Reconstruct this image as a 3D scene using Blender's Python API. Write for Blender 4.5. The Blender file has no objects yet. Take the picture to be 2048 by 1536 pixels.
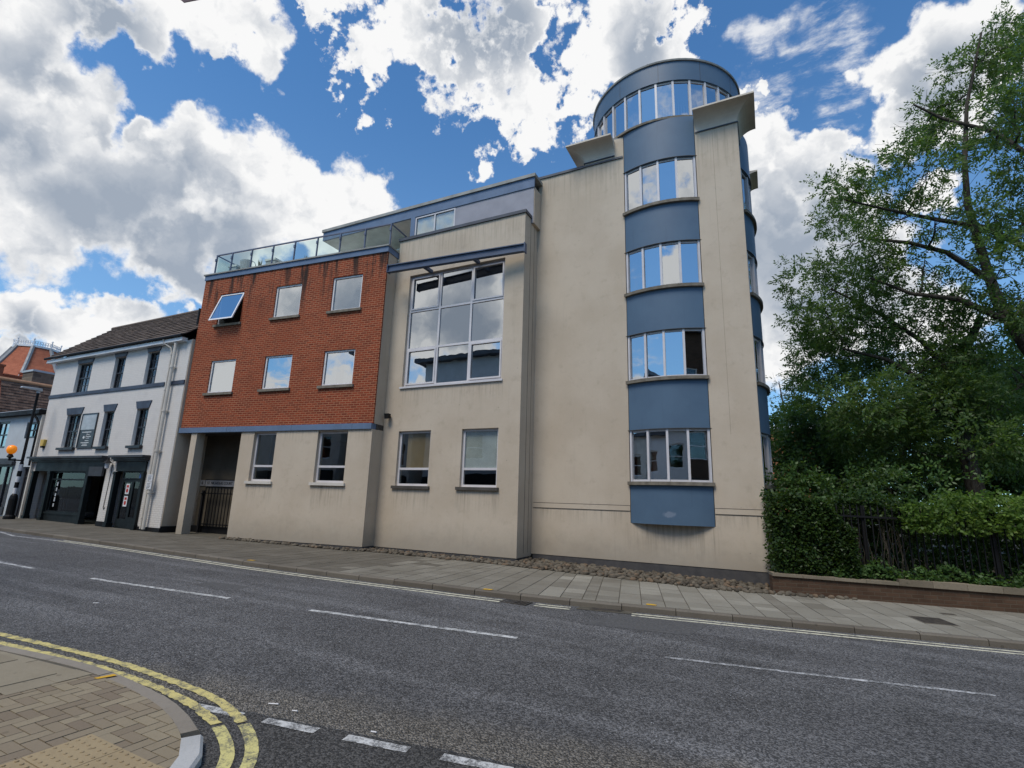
import bpy, bmesh, math, random
import numpy as np
from mathutils import Vector, Matrix
random.seed(7)
S = bpy.context.scene
COL = S.collection
R = math.radians
# ------------------------------------------------------------------ camera
cam_d = bpy.data.cameras.new("camera")
cam = bpy.data.objects.new("camera", cam_d)
COL.objects.link(cam)
S.camera = cam
cam_d.sensor_width = 36.0
cam_d.lens = 36.0 * 1032.06 / 2048.0
cam_d.clip_start = 0.05
cam_d.clip_end = 5000
_p, _r, _y = R(12.555), R(1.747), R(26.49)
_F = Vector((0, math.cos(_p), math.sin(_p))); _U = Vector((0, -math.sin(_p), math.cos(_p))); _X = Vector((1, 0, 0))
_R2 = _X * math.cos(_r) + _U * math.sin(_r); _U2 = _U * math.cos(_r) - _X * math.sin(_r)
_M = Matrix.Rotation(_y, 3, 'Z')
_R2, _U2, _F = _M @ _R2, _M @ _U2, _M @ _F
cam.matrix_world = Matrix(((_R2.x, _U2.x, -_F.x, 0), (_R2.y, _U2.y, -_F.y, 0), (_R2.z, _U2.z, -_F.z, 1.65), (0, 0, 0, 1)))
EXPOSURE = 0.06
SUN_E, SUN_A = 2.7, 25
SKY_S, SKYK, CLOUD_HI = 0.1, 1.6, 9.1
# ------------------------------------------------------------------ exposure
S.view_settings.view_transform = 'Standard'
S.view_settings.look = 'None'
S.view_settings.exposure = EXPOSURE
S.view_settings.gamma = 1
S.view_settings.use_curve_mapping = False
S.cycles.max_bounces = 10
S.cycles.transparent_max_bounces = 24
S.cycles.caustics_reflective = False
S.cycles.caustics_refractive = False
# ------------------------------------------------------------------ sun
SUN_EL, SUN_AZ = R(58), R(-171)          # azimuth measured from +Y towards +X : the sun stands front-left, veiled by cloud
sd = bpy.data.lights.new("sun", 'SUN'); sd.energy = SUN_E; sd.angle = R(SUN_A); sd.color = (1.0, 0.93, 0.82)
sun = bpy.data.objects.new("sun", sd); COL.objects.link(sun)
_to = Vector((math.sin(SUN_AZ) * math.cos(SUN_EL), math.cos(SUN_AZ) * math.cos(SUN_EL), math.sin(SUN_EL)))
sun.rotation_euler = _to.to_track_quat('Z', 'Y').to_euler()
# ------------------------------------------------------------------ node helper
class G:
    def __init__(s, tree): s.t = tree; tree.nodes.clear()
    def n(s, typ, ins=None, **kw):
        nd = s.t.nodes.new(typ)
        for k, v in kw.items(): setattr(nd, k, v)
        if ins:
            for k, v in ins.items():
                sk = nd.inputs[k]
                if isinstance(v, bpy.types.NodeSocket): s.t.links.new(v, sk)
                else: sk.default_value = v
        return nd
    def math(s, op, a, b=0.0, c=None, clamp=False):
        i = {0: a, 1: b}
        if c is not None: i[2] = c
        return s.n('ShaderNodeMath', i, operation=op, use_clamp=clamp).outputs[0]
    def vm(s, op, a, b=None, scale=None):
        nd = s.n('ShaderNodeVectorMath', {0: a}, operation=op)
        if b is not None:
            if isinstance(b, bpy.types.NodeSocket): s.t.links.new(b, nd.inputs[1])
            else: nd.inputs[1].default_value = b
        if scale is not None: nd.inputs['Scale'].default_value = scale
        return nd
    def noise(s, vec, scale, detail=4, rough=0.5, dist=0.0, col=False):
        nd = s.n('ShaderNodeTexNoise', {'Vector': vec, 'Scale': scale, 'Detail': detail, 'Roughness': rough, 'Distortion': dist})
        return nd.outputs['Color' if col else 'Fac']
    def ramp(s, f, lo, hi, a=0.0, b=1.0, smooth=True):
        nd = s.n('ShaderNodeMapRange', {0: f, 1: lo, 2: hi, 3: a, 4: b}, interpolation_type='SMOOTHSTEP' if smooth else 'LINEAR', clamp=True)
        return nd.outputs[0]
    def mix(s, f, a, b, mode='MIX'):
        nd = s.n('ShaderNodeMix', data_type='RGBA', blend_type=mode)
        for i, v in ((0, f), (6, a), (7, b)):
            if isinstance(v, bpy.types.NodeSocket): s.t.links.new(v, nd.inputs[i])
            else: nd.inputs[i].default_value = v if i == 0 else (*v[:3], 1)
        return nd.outputs[2]
    def pos(s): return s.n('ShaderNodeNewGeometry').outputs['Position']
    def stretch(s, v, sc): return s.vm('MULTIPLY', v, sc).outputs[0]
    def out(s, sh): s.t.links.new(sh, s.n('ShaderNodeOutputMaterial').inputs[0])
MATS = {}
def mat(name, fn):
    m = bpy.data.materials.new(name); m.use_nodes = True
    fn(G(m.node_tree)); MATS[name] = m
    return m
def principled(g, col, rough=0.6, bump=None, bstr=0.3, bdist=0.01, metal=0.0, spec=0.5):
    p = g.n('ShaderNodeBsdfPrincipled')
    for k, v in (('Base Color', col), ('Roughness', rough), ('Metallic', metal), ('Specular IOR Level', spec)):
        if isinstance(v, bpy.types.NodeSocket): g.t.links.new(v, p.inputs[k])
        else: p.inputs[k].default_value = (*v[:3], 1) if k == 'Base Color' else v
    if bump is not None:
        b = g.n('ShaderNodeBump', {'Height': bump, 'Strength': bstr, 'Distance': bdist})
        g.t.links.new(b.outputs[0], p.inputs['Normal'])
    g.out(p.outputs[0]); return p
def mul(c, k): return tuple(x * k for x in c)
# ------------------------------------------------------------------ sky with clouds (world)
W = bpy.data.worlds.new("World"); S.world = W; W.use_nodes = True
g = G(W.node_tree)
sky = g.n('ShaderNodeTexSky', sky_type='NISHITA', sun_disc=False, sun_elevation=SUN_EL, sun_rotation=SUN_AZ, altitude=50.0, air_density=1.0, dust_density=0.25, ozone_density=2.0)
dirn = g.vm('NORMALIZE', g.n('ShaderNodeTexCoord').outputs['Generated']).outputs[0]
CLOUD_A=[(-0.801,0.209,0.561,0.08),(-0.85,0.246,0.466,0.096),(-0.809,0.268,0.524,0.064),(-0.813,0.304,0.497,0.037),(-0.852,0.291,0.436,0.073),(-0.891,0.27,0.364,0.087),(-0.726,0.274,0.631,0.04),(-0.699,0.308,0.646,0.042),(-0.675,0.349,0.65,0.054),(-0.654,0.38,0.654,0.055),(-0.62,0.383,0.685,0.032),(-0.676,0.394,0.623,0.023),(-0.759,0.23,0.609,0.049),(-0.755,0.428,0.498,0.086),(-0.797,0.391,0.46,0.082),(-0.699,0.512,0.499,0.101),(-0.638,0.587,0.499,0.091),(-0.597,0.615,0.515,0.05),(-0.834,0.361,0.418,0.099),(-0.868,0.321,0.379,0.069),(-0.817,0.441,0.371,0.08),(-0.768,0.507,0.392,0.093),(-0.832,0.449,0.326,0.058),(-0.879,0.271,0.392,0.07),(-0.785,0.354,0.508,0.029),(-0.736,0.399,0.547,0.027),(-0.693,0.46,0.555,0.037),(-0.653,0.528,0.543,0.047),(-0.916,0.311,0.253,0.046),(-0.925,0.281,0.257,0.035),(-0.903,0.363,0.231,0.045),(-0.882,0.404,0.242,0.038),(-0.93,0.311,0.195,0.03),(-0.87,0.434,0.233,0.043),(0.253,0.746,0.616,0.061),(0.214,0.779,0.59,0.048),(0.231,0.808,0.542,0.067),(0.266,0.789,0.554,0.069),(0.197,0.786,0.586,0.025),(0.324,0.761,0.562,0.032),(0.039,0.811,0.583,0.054),(0.079,0.832,0.549,0.043),(0.132,0.823,0.553,0.037),(0.157,0.82,0.551,0.02),(0.105,0.849,0.517,0.064),(0.047,0.87,0.491,0.076),(0.026,0.913,0.408,0.119),(0.114,0.893,0.435,0.08),(0.006,0.846,0.534,0.046),(0.034,0.952,0.304,0.104),(0.136,0.935,0.328,0.103),(0.231,0.872,0.43,0.039),(0.226,0.935,0.274,0.08),(0.015,0.773,0.635,0.021),(0.044,0.755,0.654,0.02)]
CLOUD_E=[(-0.54,0.457,0.706,0.051),(-0.501,0.503,0.705,0.057),(-0.535,0.524,0.662,0.048),(-0.44,0.536,0.72,0.072),(-0.39,0.593,0.704,0.075),(-0.35,0.642,0.682,0.062),(-0.313,0.6,0.736,0.065),(-0.372,0.669,0.643,0.057),(-0.387,0.7,0.6,0.051),(-0.297,0.624,0.723,0.044),(-0.31,0.699,0.644,0.053),(-0.258,0.705,0.661,0.051),(-0.196,0.672,0.714,0.073),(-0.114,0.695,0.71,0.078),(-0.056,0.706,0.706,0.042),(-0.228,0.644,0.73,0.033),(-0.151,0.658,0.738,0.07),(-0.066,0.68,0.73,0.041),(-0.56,0.437,0.704,0.034)]
CLOUD_W=[(0.034,0.722,0.691,0.04),(0.11,0.731,0.674,0.056),(0.139,0.747,0.65,0.05),(0.084,0.757,0.648,0.04),(0.133,0.787,0.602,0.036),(0.043,0.768,0.639,0.041),(0.169,0.769,0.616,0.031),(-0.026,0.751,0.66,0.029)]
CLOUD_G=[(-0.819,0.405,0.405,0.139),(-0.815,0.23,0.533,0.055),(-0.859,0.242,0.451,0.051),(-0.798,0.478,0.367,0.121),(-0.363,0.575,0.733,0.094),(-0.839,0.439,0.322,0.072),(-0.33,0.598,0.731,0.066),(0.043,0.899,0.435,0.132),(0.245,0.779,0.578,0.064),(0.097,0.926,0.365,0.106),(-0.129,0.695,0.708,0.05),(-0.866,0.318,0.385,0.056),(-0.745,0.263,0.613,0.051),(-0.921,0.318,0.226,0.03)]
n1 = g.noise(dirn, 6.0, 3, 0.55, col=True)
n2 = g.noise(dirn, 20.0, 6, 0.58, col=True)
w1 = g.vm('SCALE', g.vm('SUBTRACT', n1, (0.5, 0.5, 0.5)).outputs[0], scale=0.17).outputs[0]
w2 = g.vm('SCALE', g.vm('SUBTRACT', n2, (0.5, 0.5, 0.5)).outputs[0], scale=0.11).outputs[0]
dd = g.vm('ADD', g.vm('ADD', dirn, w1).outputs[0], w2).outputs[0]
def blobs(lst, d):
    acc = None
    for x, y, z, r in lst:
        f = g.math('MULTIPLY_ADD', g.vm('DISTANCE', d, (x, y, z)).outputs['Value'], -1.0 / r, 1.0)
        acc = f if acc is None else g.math('SMOOTH_MAX', acc, f, 0.22)
    return acc
CLOUD_R = [(-.56, -.76, .37, .15), (-.50, -.78, .33, .11), (-.47, -.79, .42, .12), (-.70, -.69, .18, .07), (-.63, -.76, .14, .06), (-.55, -.81, .18, .06), (-.65, -.54, .54, .11), (-.71, -.58, .37, .05),
    (-.76, -.60, .20, .06), (.07, -.91, .38, .07), (.44, -.71, .58, .09), (-.30, -.80, .62, .10), (.35, -.85, .20, .06)]
CLOUD_RG = [(-.49, -.80, .33, .085), (-.53, -.78, .35, .05), (-.46, -.79, .42, .05)]
fA = blobs(CLOUD_A + CLOUD_R, dd)
fW = blobs(CLOUD_W, dd)
w3 = g.vm('SCALE', g.vm('SUBTRACT', n2, (0.5, 0.5, 0.5)).outputs[0], scale=0.14).outputs[0]
fE = g.math('ADD', blobs(CLOUD_E, g.vm('ADD', dd, w3).outputs[0]), g.math('MULTIPLY_ADD', g.noise(g.vm('ADD', dirn, w2).outputs[0], 13.0, 8, 0.68), 1.0, -0.44))
fG = blobs(CLOUD_G + CLOUD_RG, g.vm('ADD', dirn, g.vm('SCALE', w1, scale=0.45).outputs[0]).outputs[0])
sep = g.n('ShaderNodeSeparateXYZ', {0: dirn})
zc = g.math('MAXIMUM', sep.outputs[2], 0.06)
flat = g.n('ShaderNodeCombineXYZ', {0: g.math('DIVIDE', sep.outputs[0], zc), 1: g.math('DIVIDE', sep.outputs[1], zc), 2: 0.0}).outputs[0]
nbig = g.noise(flat, 0.8, 7, 0.58)
# away from the part of the sky in view the cloud cover is free-form
view_c = (-0.44, 0.87, 0.36)
away = g.ramp(g.vm('DOT_PRODUCT', dirn, view_c).outputs['Value'], 0.62, 0.45)
fO = g.math('MULTIPLY_ADD', away, 1.0, g.math('MULTIPLY_ADD', nbig, 2.6, -2.46))
nfine = g.noise(dirn, 34.0, 7, 0.62)
fAll = g.math('MAXIMUM', g.math('MAXIMUM', fA, fE), fO)
dA = g.ramp(g.math('ADD', fAll, g.math('MULTIPLY_ADD', nfine, 0.6, -0.30)), -0.08, 0.26)
nw = g.noise(g.stretch(flat, (1.0, 1.5, 1.0)), 5.0, 9, 0.66, 0.2)
dW = g.math('MULTIPLY', g.ramp(fW, 0.0, 0.5), g.ramp(nw, 0.44, 0.68, 0.0, 0.85))
dens = g.math('MAXIMUM', dA, dW)
# body of the cloud: sunlit edges, smooth grey-blue cores, billowing relief towards the rim
P_ = g.vm('ADD', dirn, g.vm('SCALE', w2, scale=0.6).outputs[0]).outputs[0]
nsh = g.noise(P_, 8.0, 5, 0.52)
nsh2 = g.noise(g.vm('ADD', P_, (0.014, 0.006, 0.018)).outputs[0], 8.0, 5, 0.52)
relief = g.math('MULTIPLY', g.math('SUBTRACT', nsh2, nsh), 3.4)
core = g.ramp(g.math('MULTIPLY_ADD', g.math('SUBTRACT', nsh, 0.5), 0.8, fAll), 0.04, 0.62)
grey = g.math('MULTIPLY', g.ramp(g.math('MAXIMUM', fG, g.math('MULTIPLY_ADD', fO, 0.5, -0.6)), -0.6, 0.7), core)
rim = g.math('MULTIPLY', g.ramp(fAll, 0.0, 0.25, 0.4, 1.0), g.ramp(grey, 0.35, 0.9, 1.0, 0.35))
grey = g.math('ADD', grey, g.math('MULTIPLY', relief, rim), clamp=True)
grey = g.math('MULTIPLY', grey, 1.0)
ccol = g.mix(grey, mul((1.0, 1.0, 1.0), CLOUD_HI), mul((0.37, 0.43, 0.52), CLOUD_HI))
skyc = g.mix(1.0, sky.outputs[0], (0.50 * SKYK, 0.84 * SKYK, 1.05 * SKYK), 'MULTIPLY')
# thin veil near the horizon
haze = g.ramp(sep.outputs[2], 0.05, 0.72, 0.36, 0.0)
skyc = g.mix(haze, skyc, mul((0.50, 0.74, 1.0), 7.0))
finalc = g.mix(dens, skyc, ccol)
bg = g.n('ShaderNodeBackground', {'Color': finalc, 'Strength': SKY_S})
W.node_tree.links.new(bg.outputs[0], g.n('ShaderNodeOutputWorld').inputs[0])
W.cycles.sampling_method = 'MANUAL'
W.cycles.sample_map_resolution = 1024
# ------------------------------------------------------------------ materials
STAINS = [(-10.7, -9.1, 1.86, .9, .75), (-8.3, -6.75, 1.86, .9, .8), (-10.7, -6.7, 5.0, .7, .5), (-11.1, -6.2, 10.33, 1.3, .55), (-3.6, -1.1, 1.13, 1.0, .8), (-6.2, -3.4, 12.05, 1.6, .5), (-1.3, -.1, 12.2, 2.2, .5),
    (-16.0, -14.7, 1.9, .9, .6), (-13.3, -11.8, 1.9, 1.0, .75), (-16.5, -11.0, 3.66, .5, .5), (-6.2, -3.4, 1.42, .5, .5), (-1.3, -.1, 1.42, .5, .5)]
def m_stucco(g):
    P = g.pos()
    big = g.noise(P, 0.7, 5, 0.6); mid = g.noise(P, 3.5, 6, 0.65)
    streak = g.noise(g.stretch(P, (5.0, 5.0, 0.22)), 1.6, 5, 0.6)
    c = g.mix(g.ramp(big, 0.3, 0.7), (0.485, 0.405, 0.312), (0.55, 0.47, 0.372))
    c = g.mix(g.ramp(mid, 0.52, 0.78, 0, 0.45), c, (0.37, 0.305, 0.232))
    c = g.mix(g.ramp(streak, 0.58, 0.85, 0, 0.30), c, (0.29, 0.25, 0.20))
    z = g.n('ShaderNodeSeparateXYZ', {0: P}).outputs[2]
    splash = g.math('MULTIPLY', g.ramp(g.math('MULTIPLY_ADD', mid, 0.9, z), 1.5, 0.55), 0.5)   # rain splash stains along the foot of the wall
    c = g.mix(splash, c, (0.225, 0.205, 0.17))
    spots = g.n('ShaderNodeTexVoronoi', {'Vector': P, 'Scale': 2.1}).outputs['Distance']
    c = g.mix(g.ramp(spots, 0.05, 0.015, 0, 0.5), c, (0.2, 0.18, 0.15))
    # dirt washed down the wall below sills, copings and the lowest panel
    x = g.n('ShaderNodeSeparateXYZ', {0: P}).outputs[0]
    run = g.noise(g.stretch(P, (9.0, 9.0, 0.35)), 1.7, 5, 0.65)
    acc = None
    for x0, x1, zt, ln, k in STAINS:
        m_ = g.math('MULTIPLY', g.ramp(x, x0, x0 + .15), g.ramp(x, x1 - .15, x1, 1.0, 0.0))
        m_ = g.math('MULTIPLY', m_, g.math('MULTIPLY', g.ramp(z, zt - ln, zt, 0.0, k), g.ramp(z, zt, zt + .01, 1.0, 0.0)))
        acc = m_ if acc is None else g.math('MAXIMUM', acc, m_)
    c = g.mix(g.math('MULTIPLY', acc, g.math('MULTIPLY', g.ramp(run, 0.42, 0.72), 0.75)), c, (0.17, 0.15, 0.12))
    fine = g.noise(P, 90.0, 3, 0.6)
    c = g.mix(g.ramp(fine, 0.3, 0.7, 0.0, 0.14), c, (0.26, 0.23, 0.19))
    principled(g, c, 0.9, fine, 0.35, 0.006, spec=0.2)
def wallvec(g, ang):
    P = g.pos()
    u = g.vm('DOT_PRODUCT', P, (math.cos(ang), math.sin(ang), 0)).outputs['Value']
    z = g.n('ShaderNodeSeparateXYZ', {0: P}).outputs[2]
    return P, u, z, g.n('ShaderNodeCombineXYZ', {0: u, 1: z, 2: 0.0}).outputs[0]
def m_brick(g):
    P, u, z, v = wallvec(g, CANG)
    b = g.n('ShaderNodeTexBrick', {'Vector': v, 'Scale': 1.0, 'Mortar Size': 0.009, 'Mortar Smooth': 0.1, 'Bias': -0.2, 'Brick Width': 0.225, 'Row Height': 0.075,
        'Color1': (0.265, 0.053, 0.021, 1), 'Color2': (0.135, 0.028, 0.014, 1), 'Mortar': (0.40, 0.19, 0.105, 1)}, offset=0.5)
    c = b.outputs['Color']
    big = g.noise(P, 0.9, 4, 0.6)
    c = g.mix(g.ramp(big, 0.35, 0.7, 0, 0.35), c, (0.20, 0.05, 0.022), 'MIX')
    # rain streaks that start under the leaking coping
    su = g.n('ShaderNodeCombineXYZ', {0: u, 1: g.math('MULTIPLY', z, 0.10), 2: 0.0}).outputs[0]
    st = g.noise(su, 2.3, 6, 0.7)
    top = g.ramp(g.math('MULTIPLY_ADD', g.noise(su, 1.4, 3), 2.4, z), 8.7, 10.9)
    c = g.mix(g.math('MULTIPLY', g.math('MULTIPLY', g.ramp(st, 0.47, 0.60), top), 1.0), c, (0.035, 0.022, 0.017))
    fine = g.noise(P, 60.0, 3)
    h = g.math('MULTIPLY_ADD', b.outputs['Fac'], -1.0, g.math('MULTIPLY', fine, 0.3))
    principled(g, c, 0.85, h, 0.6, 0.008, spec=0.2)
def m_oldbrick(ang, c1, c2, mo, bw=0.225, rh=0.075, ms=0.008, spread=0.5):
    def f(g):
        P, u, z, v = wallvec(g, ang)
        b = g.n('ShaderNodeTexBrick', {'Vector': v, 'Scale': 1.0, 'Mortar Size': ms, 'Mortar Smooth': 0.2, 'Bias': 0.0, 'Brick Width': bw, 'Row Height': rh,
            'Color1': (*c1, 1), 'Color2': (*c2, 1), 'Mortar': (*mo, 1)})
        c = g.mix(g.ramp(g.noise(P, 2.3, 5, 0.65), 0.4, 0.75, 0, spread), b.outputs['Color'], mul(c2, 0.6))
        principled(g, c, 0.88, g.math('MULTIPLY', b.outputs['Fac'], -1.0), 0.5, 0.01, spec=0.2)
    return f
def m_whitebrick(g):
    P, u, z, v = wallvec(g, 0)
    b = g.n('ShaderNodeTexBrick', {'Vector': v, 'Scale': 1.0, 'Mortar Size': 0.010, 'Mortar Smooth': 0.6, 'Brick Width': 0.225, 'Row Height': 0.075,
        'Color1': (0.63, 0.60, 0.565, 1), 'Color2': (0.60, 0.575, 0.54, 1), 'Mortar': (0.57, 0.54, 0.51, 1)})
    n = g.noise(P, 1.4, 6, 0.65)
    c = g.mix(g.ramp(n, 0.5, 0.8, 0, 0.4), b.outputs['Color'], (0.45, 0.43, 0.42))
    # worn joints and grime low on the wall
    low = g.math('MULTIPLY', g.ramp(g.math('MULTIPLY_ADD', g.noise(P, 2.2, 5), 2.2, z), 3.2, 1.3), b.outputs['Fac'])
    c = g.mix(g.math('MULTIPLY', low, 0.55), c, (0.33, 0.30, 0.28))
    streak = g.noise(g.stretch(P, (6.0, 6.0, 0.2)), 1.8, 4)
    c = g.mix(g.ramp(streak, 0.58, 0.8, 0, 0.35), c, (0.45, 0.42, 0.40))
    principled(g, c, 0.75, g.math('MULTIPLY', b.outputs['Fac'], -1.0), 0.35, 0.006, spec=0.3)
def m_paint(col, rough=0.45, var=0.12, spec=0.5, dirt=None, dscale=2.0):
    def f(g):
        P = g.pos()
        n = g.noise(P, dscale, 5, 0.6)
        c = g.mix(g.ramp(n, 0.3, 0.75), mul(col, 1 + var), mul(col, 1 - var))
        s = g.noise(g.stretch(P, (7.0, 7.0, 0.4)), 1.5, 4)
        c = g.mix(g.ramp(s, 0.6, 0.85, 0, 0.35), c, dirt or mul(col, 0.6))
        r = g.ramp(n, 0.3, 0.7, rough * 0.85, min(1, rough * 1.15))
        principled(g, c, r, g.noise(P, 25.0, 2), 0.04, 0.004, spec=spec)
    return f
def m_panel(g):
    P = g.pos()
    n = g.noise(P, 1.1, 5, 0.6)
    c = g.mix(g.ramp(n, 0.3, 0.75), (0.084, 0.140, 0.208), (0.072, 0.120, 0.184))
    s = g.noise(g.stretch(P, (6.0, 6.0, 0.3)), 1.5, 5)
    c = g.mix(g.ramp(s, 0.58, 0.85, 0, 0.35), c, (0.04, 0.06, 0.10))
    fine = g.noise(P, 14.0, 5, 0.7)
    c = g.mix(g.ramp(fine, 0.62, 0.8, 0, 0.18), c, (0.11, 0.15, 0.22))
    sep = g.n('ShaderNodeSeparateXYZ', {0: P})
    # one worn pale scuff low on the front panel
    d = g.vm('DISTANCE', g.vm('MULTIPLY', P, (1.0, 0.0, 1.45)).outputs[0], (-2.33, 0.0, 1.45 * 1.385)).outputs['Value']
    d = g.math('ADD', d, g.math('MULTIPLY_ADD', g.noise(P, 9.0, 4), 0.22, -0.11))
    c = g.mix(g.ramp(d, 0.16, 0.07, 0, 0.42), c, (0.27, 0.31, 0.38))
    principled(g, c, 0.48, g.math('MULTIPLY_ADD', g.noise(P, 0.9, 2), 6.0, g.noise(P, 8.0, 2)), 0.05, 0.01, spec=0.35)
def m_glass(refl, tint, rough=0.0):
    def f(g):
        fac = g.n('ShaderNodeLayerWeight', {'Blend': 0.5}).outputs['Facing']
        k = g.math('MULTIPLY_ADD', g.math('POWER', fac, 5.0), 0.95 - refl, refl + 0.03, clamp=True)
        k = g.math('MULTIPLY', k, g.math('SUBTRACT', 1.0, g.n('ShaderNodeNewGeometry').outputs['Backfacing']))
        tr = g.n('ShaderNodeBsdfTransparent', {'Color': (*tint, 1)}).outputs[0]
        P = g.pos()
        bmp = g.n('ShaderNodeBump', {'Height': g.noise(P, 1.6, 2), 'Strength': 0.028, 'Distance': 0.05}).outputs[0]
        gl = g.n('ShaderNodeBsdfGlossy', {'Color': (0.92, 0.95, 0.97, 1), 'Roughness': rough, 'Normal': bmp}).outputs[0]
        g.out(g.n('ShaderNodeMixShader', {0: k, 1: tr, 2: gl}).outputs[0])
    return f
def m_asphalt(g):
    P = g.pos()
    sep = g.n('ShaderNodeSeparateXYZ', {0: P}); x, y = sep.outputs[0], sep.outputs[1]
    big = g.noise(P, 0.35, 5, 0.6); mid = g.noise(P, 2.2, 6, 0.65)
    # joint between the old chipped carriageway and the smoother side road surfacing
    joint = g.math('SUBTRACT', y, g.math('MULTIPLY_ADD', x, 0.19, 4.12))
    joint = g.math('ADD', joint, g.math('MULTIPLY_ADD', g.noise(P, 5.0, 3), 0.10, -0.05))
    old = g.ramp(joint, -0.01, 0.02)
    rough_band = g.math('MULTIPLY', old, g.ramp(g.math('ADD', joint, g.math('MULTIPLY_ADD', mid, 1.0, -0.5)), 0.75, 0.15))
    vor = g.n('ShaderNodeTexVoronoi', {'Vector': P, 'Scale': 75.0})
    chip = g.n('ShaderNodeSeparateColor', {0: vor.outputs['Color']}).outputs[0]
    vor2 = g.n('ShaderNodeTexVoronoi', {'Vector': P, 'Scale': 55.0})
    chip2 = g.n('ShaderNodeSeparateColor', {0: vor2.outputs['Color']}).outputs[0]
    c_old = g.mix(g.ramp(big, 0.3, 0.7), (0.084, 0.082, 0.082), (0.112, 0.110, 0.110))
    c_old = g.mix(g.ramp(mid, 0.45, 0.75, 0, 0.7), c_old, (0.060, 0.058, 0.056))
    track = g.noise(g.stretch(P, (0.12, 1.5, 1.0)), 1.3, 4)
    c_old = g.mix(g.ramp(track, 0.46, 0.68, 0, 0.9), c_old, (0.140, 0.138, 0.139))
    c_old = g.mix(g.math('MULTIPLY', rough_band, 0.7), c_old, (0.185, 0.165, 0.135))
    c_new = g.mix(g.ramp(mid, 0.35, 0.7), (0.055, 0.053, 0.050), (0.072, 0.069, 0.066))
    c = g.mix(old, c_new, c_old)
    c = g.mix(g.ramp(chip, 0.25, 0.9, 0, 0.75), mul_col(g, c, 0.5), mul_col(g, c, 2.0))
    chip3 = g.n('ShaderNodeSeparateColor', {0: g.n('ShaderNodeTexVoronoi', {'Vector': P, 'Scale': 30.0}).outputs['Color']}).outputs[0]
    c = g.mix(g.math('MULTIPLY', old, 0.7), c, g.mix(g.ramp(chip3, 0.1, 0.95), mul_col(g, c, 0.84), mul_col(g, c, 1.18)))
    spark = g.math('MULTIPLY', g.math('MULTIPLY', g.ramp(chip2, 0.93, 0.955), g.ramp(vor2.outputs['Distance'], 0.42, 0.25)), g.math('MULTIPLY_ADD', old, 0.6, 0.12))
    c = g.mix(g.math('MULTIPLY', spark, g.ramp(g.noise(P, 1.1, 3), 0.35, 0.7)), c, (0.55, 0.56, 0.58))
    h = g.math('ADD', g.math('MULTIPLY', vor.outputs['Distance'], -0.8), g.math('MULTIPLY', vor2.outputs['Distance'], g.math('MULTIPLY_ADD', rough_band, -2.6, -0.5)))
    # cracks
    ck = g.n('ShaderNodeTexVoronoi', {'Vector': g.vm('ADD', P, g.vm('SCALE', g.noise(P, 1.5, 4, col=True), scale=1.2).outputs[0]).outputs[0], 'Scale': 0.22}, feature='DISTANCE_TO_EDGE').outputs['Distance']
    c = g.mix(g.math('MULTIPLY', g.ramp(ck, 0.004, 0.0008), 0.3), c, (0.025, 0.025, 0.027))
    principled(g, c, 0.82, h, 0.8, 0.014, spec=0.3)
def mul_col(g, c, k): return g.mix(1.0, c, (k, k, k), 'MULTIPLY')
def m_marking(col, worn):
    def f(g):
        P = g.pos()
        n = g.noise(P, 9.0, 6, 0.7); n2 = g.noise(P, 70.0, 3)
        w = g.ramp(g.math('MULTIPLY_ADD', n2, 0.35, n), 0.62 + worn, 0.86 + worn)
        vor = g.n('ShaderNodeSeparateColor', {0: g.n('ShaderNodeTexVoronoi', {'Vector': P, 'Scale': 75.0}).outputs['Color']}).outputs[0]
        w = g.math('MULTIPLY', w, g.ramp(vor, 0.0, 0.5, 0.4, 1.0))
        c = g.mix(w, col, (0.10, 0.10, 0.10))
        c = g.mix(g.ramp(g.noise(P, 30.0, 4), 0.3, 0.8, 0, 0.3), c, mul(col, 0.6))
        principled(g, c, 0.75, n2, 0.3, 0.006, spec=0.3)
    return f
def m_slab(c1, c2, stain, seed=0.0):
    def f(g):
        P = g.pos()
        ri = g.n('ShaderNodeNewGeometry').outputs['Random Per Island']
        c = g.mix(ri, c1, c2)
        c = g.mix(g.ramp(g.noise(P, 1.1, 6, 0.65), 0.4, 0.75, 0, 0.6), c, stain)
        c = g.mix(g.ramp(g.noise(P, 35.0, 4, 0.7), 0.45, 0.8, 0, 0.35), c, mul(stain, 0.8))
        gum = g.n('ShaderNodeTexVoronoi', {'Vector': P, 'Scale': 3.2}).outputs['Distance']
        c = g.mix(g.ramp(gum, 0.09, 0.06, 0, 0.4), c, mul(stain, 0.45))
        principled(g, c, 0.85, g.noise(P, 80.0, 3), 0.3, 0.006, spec=0.25)
    return f
def m_tiles(col, warm):
    def f(g):
        P = g.pos()
        ri = g.n('ShaderNodeNewGeometry').outputs['Random Per Island']
        c = g.mix(ri, mul(col, 0.75), mul(warm, 1.1))
        c = g.mix(g.ramp(g.noise(P, 3.0, 6, 0.7), 0.45, 0.75, 0, 0.6), c, mul(col, 0.5))
        principled(g, c, 0.85, g.noise(P, 30.0, 3), 0.4, 0.01, spec=0.2)
    return f
def m_stone(g):
    P = g.pos()
    ri = g.n('ShaderNodeNewGeometry').outputs['Random Per Island']
    c = g.mix(ri, (0.052, 0.041, 0.029), (0.145, 0.122, 0.09))
    c = g.mix(g.ramp(g.math('FRACT', g.math('MULTIPLY', ri, 7.3)), 0.75, 1.0, 0, 0.6), c, (0.19, 0.12, 0.07))
    c = g.mix(g.ramp(g.noise(P, 14.0, 5, 0.7), 0.42, 0.75, 0, 0.6), c, (0.075, 0.068, 0.055))
    principled(g, c, 0.8, g.noise(P, 50.0, 4), 0.3, 0.006, spec=0.3)
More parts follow.
